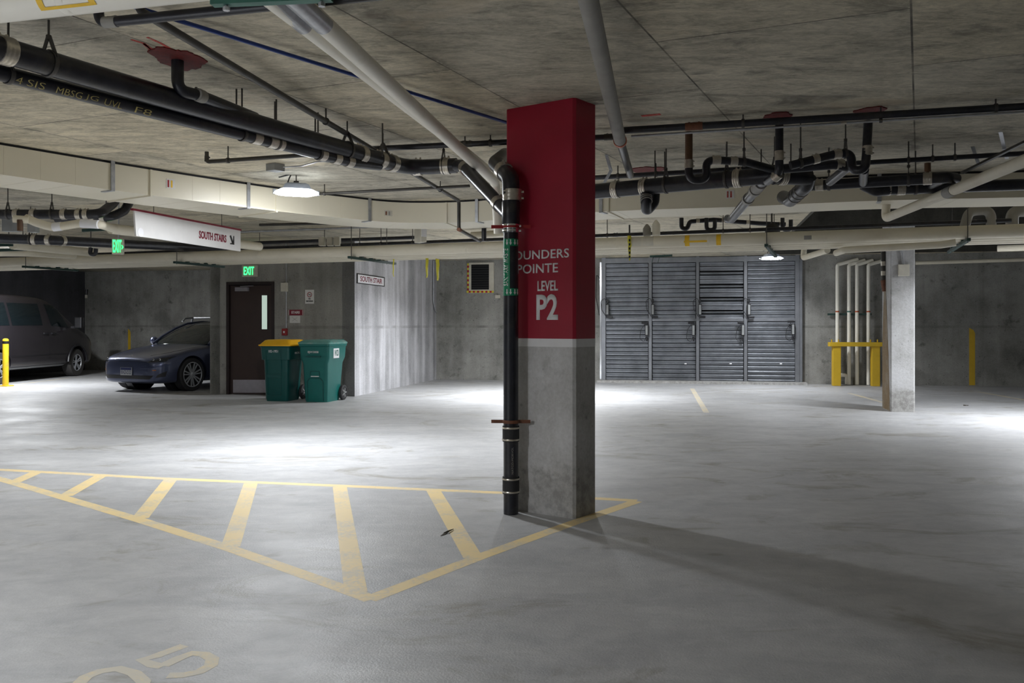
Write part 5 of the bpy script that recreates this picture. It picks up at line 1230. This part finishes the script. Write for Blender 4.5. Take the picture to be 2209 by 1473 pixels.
for sy in (-1, 1):
    patch('headlight', 'head', car, bv, [(1.5, sy*.50, .60), (1.5, sy*.80, .615), (1.5, sy*.845, .715), (1.5, sy*.72, .685)], X_, .006, 8, 6)
    for yy in (.62, .72):
        h = bv.ray_cast(Vector((1.5, sy*yy, .655)), X_)
        if h[0] is not None: obj('lamp_eye', lathe(BM(), h[0]+Vector((.004, 0, 0)), (1, 0, 0), [(.001, 0), (.028, 0), (.022, .008), (.001, .01)], 14), M['chrome'], car, True)
    patch('fog_lamp', 'trim', car, bv, [(1.5, sy*.68, .30), (1.5, sy*.80, .32), (1.5, sy*.82, .43), (1.5, sy*.72, .36)], X_, .005, 6, 4)
    patch('side_marker', 'amber', car, bv, [(1.5, sy*.64, .44), (1.5, sy*.70, .44), (1.5, sy*.70, .455), (1.5, sy*.64, .455)], X_, .006, 3, 2)
patch('lower_grille', 'trim', car, bv, [(1.5, -.58, .27), (1.5, .58, .27), (1.5, .66, .345), (1.5, -.66, .345)], X_, .006, 16, 4)
for a, b in (((-.42, .56), (.42, .56)),):
    patch('hood_edge', 'trim', car, bv, [(1.5, -.50, .612), (1.5, .50, .612), (1.5, .50, .618), (1.5, -.50, .618)], X_, .003, 16, 1)
hoodline = []
for sy in (-1, 1):
    pts = []
    for x, y in ((.66, .45), (.45, .62), (.15, .70), (-.2, .745), (-.5, .77)):
        h = bv.ray_cast(Vector((x, sy*y, 3)), Vector((0, 0, -1)))
        if h[0] is not None: pts.append(h[0])
    if len(pts) > 2: obj('hood_gap', tube(BM(), pts, .005, 6, 0), M['trim'], car, True)
h = bv.ray_cast(Vector((1.5, 0, .42)), X_)
pc = h[0]+Vector((.02, 0, 0)); pl = obj('licence_plate', box(BM(), pc, (.012, .31, .155)), M['plate'], car, True, 0); obj('plate_band', box(BM(), pc+Vector((.007, 0, .05)), (.003, .29, .05)), M['plate_blue'], pl, True, 0)
text('plate_number', 'BXZ-C12', M['plate_blue'], pl, pc+Vector((.0075, -.13, -.055)), (0, 1, 0), UP, .26, .07, .01, .001, 1, True)
h = bv.ray_cast(Vector((.72, 0, 3)), Vector((0, 0, -1))); obj('badge', lathe(BM(), h[0], (.4, 0, 1), [(.001, 0), (.022, 0), (.022, .004), (.001, .004)], 12), M['chrome'], car, True)
for x in (-1.55, -2.25):
    bm = BM(); tube(bm, [(x, -.66, 1.38), (x, -.62, 1.50), (x, .62, 1.50), (x, .66, 1.38)], .02, 8, .06); obj('roof_bar', bm, M['galv'], car, True)
for sy in (-1, 1): obj('roof_rack', tube(BM(), [(-2.6, sy*.6, 1.49), (-1.60, sy*.60, 1.50), (-1.3, sy*.60, 1.49), (-1.22, sy*.6, 1.42)], .022, 8, .05), M['galv'], car, True)
bm = BM()
for y in (-.36, .36):
    box(bm, (-1.62, y, .95), (.18, .42, .55)); box(bm, (-1.66, y, 1.26), (.1, .2, .12))
bm.free()

# ---- brown-grey van: +x forward, origin at the middle of the front axle
vw = G(163, 811); hd = math.radians(90-2.5); hv = Vector((math.cos(hd), math.sin(hd), 0)); lft = Vector((-hv.y, hv.x, 0))
vo = Vector((vw.x, vw.y, 0))+lft*.93
van = empty('van', vo, hd, 'dark brown-grey van parked at the left edge facing the rear wall', 'van')
VS = [(1.02, .62, .52, .30, .88), (.99, .80, .58, .26, .96), (.86, .93, .64, .24, 1.06), (.55, .985, .72, .24, 1.18), (.30, 1.0, .78, .24, 1.27), (.05, 1.0, .90, .24, 1.38), (-.35, .99, 1.2, .24, 1.68),
      (-.70, .985, 1.45, .24, 1.92), (-1.0, .98, 1.55, .24, 2.04), (-1.5, .98, 1.6, .24, 2.09), (-3.0, .98, 1.6, .24, 2.11), (-4.4, .98, 1.6, .26, 2.10), (-4.62, .95, 1.55, .32, 2.02)]
def vprof(s):
    x, w, zs, zb, zt = s
    wt = w*(.99-.22*max(0, min(1, (zt-1.1)/.9))); zq = zb+(zt-zb)*.52
    return [(0, zt), (wt*.7, zt-.015), (wt*.93, zt-.07), (wt*.985, zt-.16 if zt > 1.5 else zt-.1), (w, min(zq, 1.15)), (w, zb+.32), (w*.985, zb+.28), (w*.97, zb), (0, zb)]
vb = shell('body', M['van'], van, VS, vprof, [(x, sy*.98, .35, .44, .75) for x in (0, -3.3) for sy in (-1, 1)])
bv = bvh_of(vb); D = Vector((0, 1, 0))    # the visible side is -y: look along +y
def vpatch(nm, mat, q, off=.006, nu=10, nv=8): 
    return patch(nm, mat, van, bv, [(x, -3, z) for x, z in q], D, off, nu, nv)
vpatch('door_window', 'glass', [(-.30, 1.27), (-1.12, 1.32), (-1.20, 1.86), (-.66, 1.82)])
vpatch('side_window', 'glass', [(-1.50, 1.33), (-2.75, 1.33), (-2.75, 1.86), (-1.48, 1.86)])
vpatch('side_window', 'glass', [(-2.85, 1.33), (-4.3, 1.33), (-4.3, 1.86), (-2.85, 1.86)])
for x0, z0, x1, z1 in ((-1.28, .5, -1.28, 1.95), (-.42, .75, -.42, 1.2), (-2.8, .5, -2.8, 1.95)):
    vpatch('door_gap', 'trim', [(x0, z0), (x0-.012, z0), (x1-.012, z1), (x1, z1)], .004, 1, 14)
vpatch('rub_strip', 'trim', [(-.48, .60), (-2.85, .60), (-2.85, .62), (-.48, .62)], .006, 12, 1)
vpatch('sill_moulding', 'box_grey', [(-.5, .30), (-2.85, .30), (-2.85, .345), (-.5, .345)], .012, 12, 1)
for x in (-1.10, -1.45):
    h = bv.ray_cast(Vector((x, -3, 1.13)), D)
    if h[0] is not None: obj('door_handle', box(BM(), h[0]+Vector((0, -.02, 0)), (.2, .04, .04)), M['trim'], van, True, 0, bevel=.008)
for sy in (-1, 1):
    wheel(van, 0, sy*.86, .36, .24, sy, 5, .215, 'rubber_grey', 'rim', 0); wheel(van, -3.3, sy*.86, .36, .24, sy, 5, .215, 'rubber_grey')
    m_ = BM(); box(m_, (-.28, sy*1.17, 1.40), (.13, .20, .30)); mr = obj('mirror', m_, M['trim'], van, True, 0, bevel=.03)
    m_ = BM(); box(m_, (-.28, sy*1.05, 1.28), (.06, .16, .06)); obj('mirror_arm', m_, M['trim'], mr, True, 0)
    obj('mirror_cap', box(BM(), (-.21, sy*1.18, 1.41), (.03, .15, .22)), M['chrome'], mr, True, 0, bevel=.01)
    pts = [(math.cos(a)*.47, sy*.99, .35+math.sin(a)*.47) for a in [math.radians(5+17*i) for i in range(11)]]
    obj('wheel_arch_trim', tube(BM(), pts, .03, 8, 0), M['trim'], van, True)
vpatch('headlight', 'head', [(.92, .82), (.62, 1.0), (.50, 1.16), (.72, 1.06)], .006)
vpatch('turn_signal', 'amber', [(.93, .74), (.82, .84), (.80, .90), (.90, .84)], .009, 4, 3)
patch('windscreen', 'glass', van, bv, [(3, -.80, 1.36), (3, .80, 1.36), (3, .66, 1.92), (3, -.66, 1.92)], (-1, 0, 0), .006, 12, 10)
bm = BM(); cyl(bm, (-4.4, 0, .5), (-4.4, 0, .55), .1); bm.free()

# ------------------------------------------------------------------ number every repeat a name suffix is left to Blender
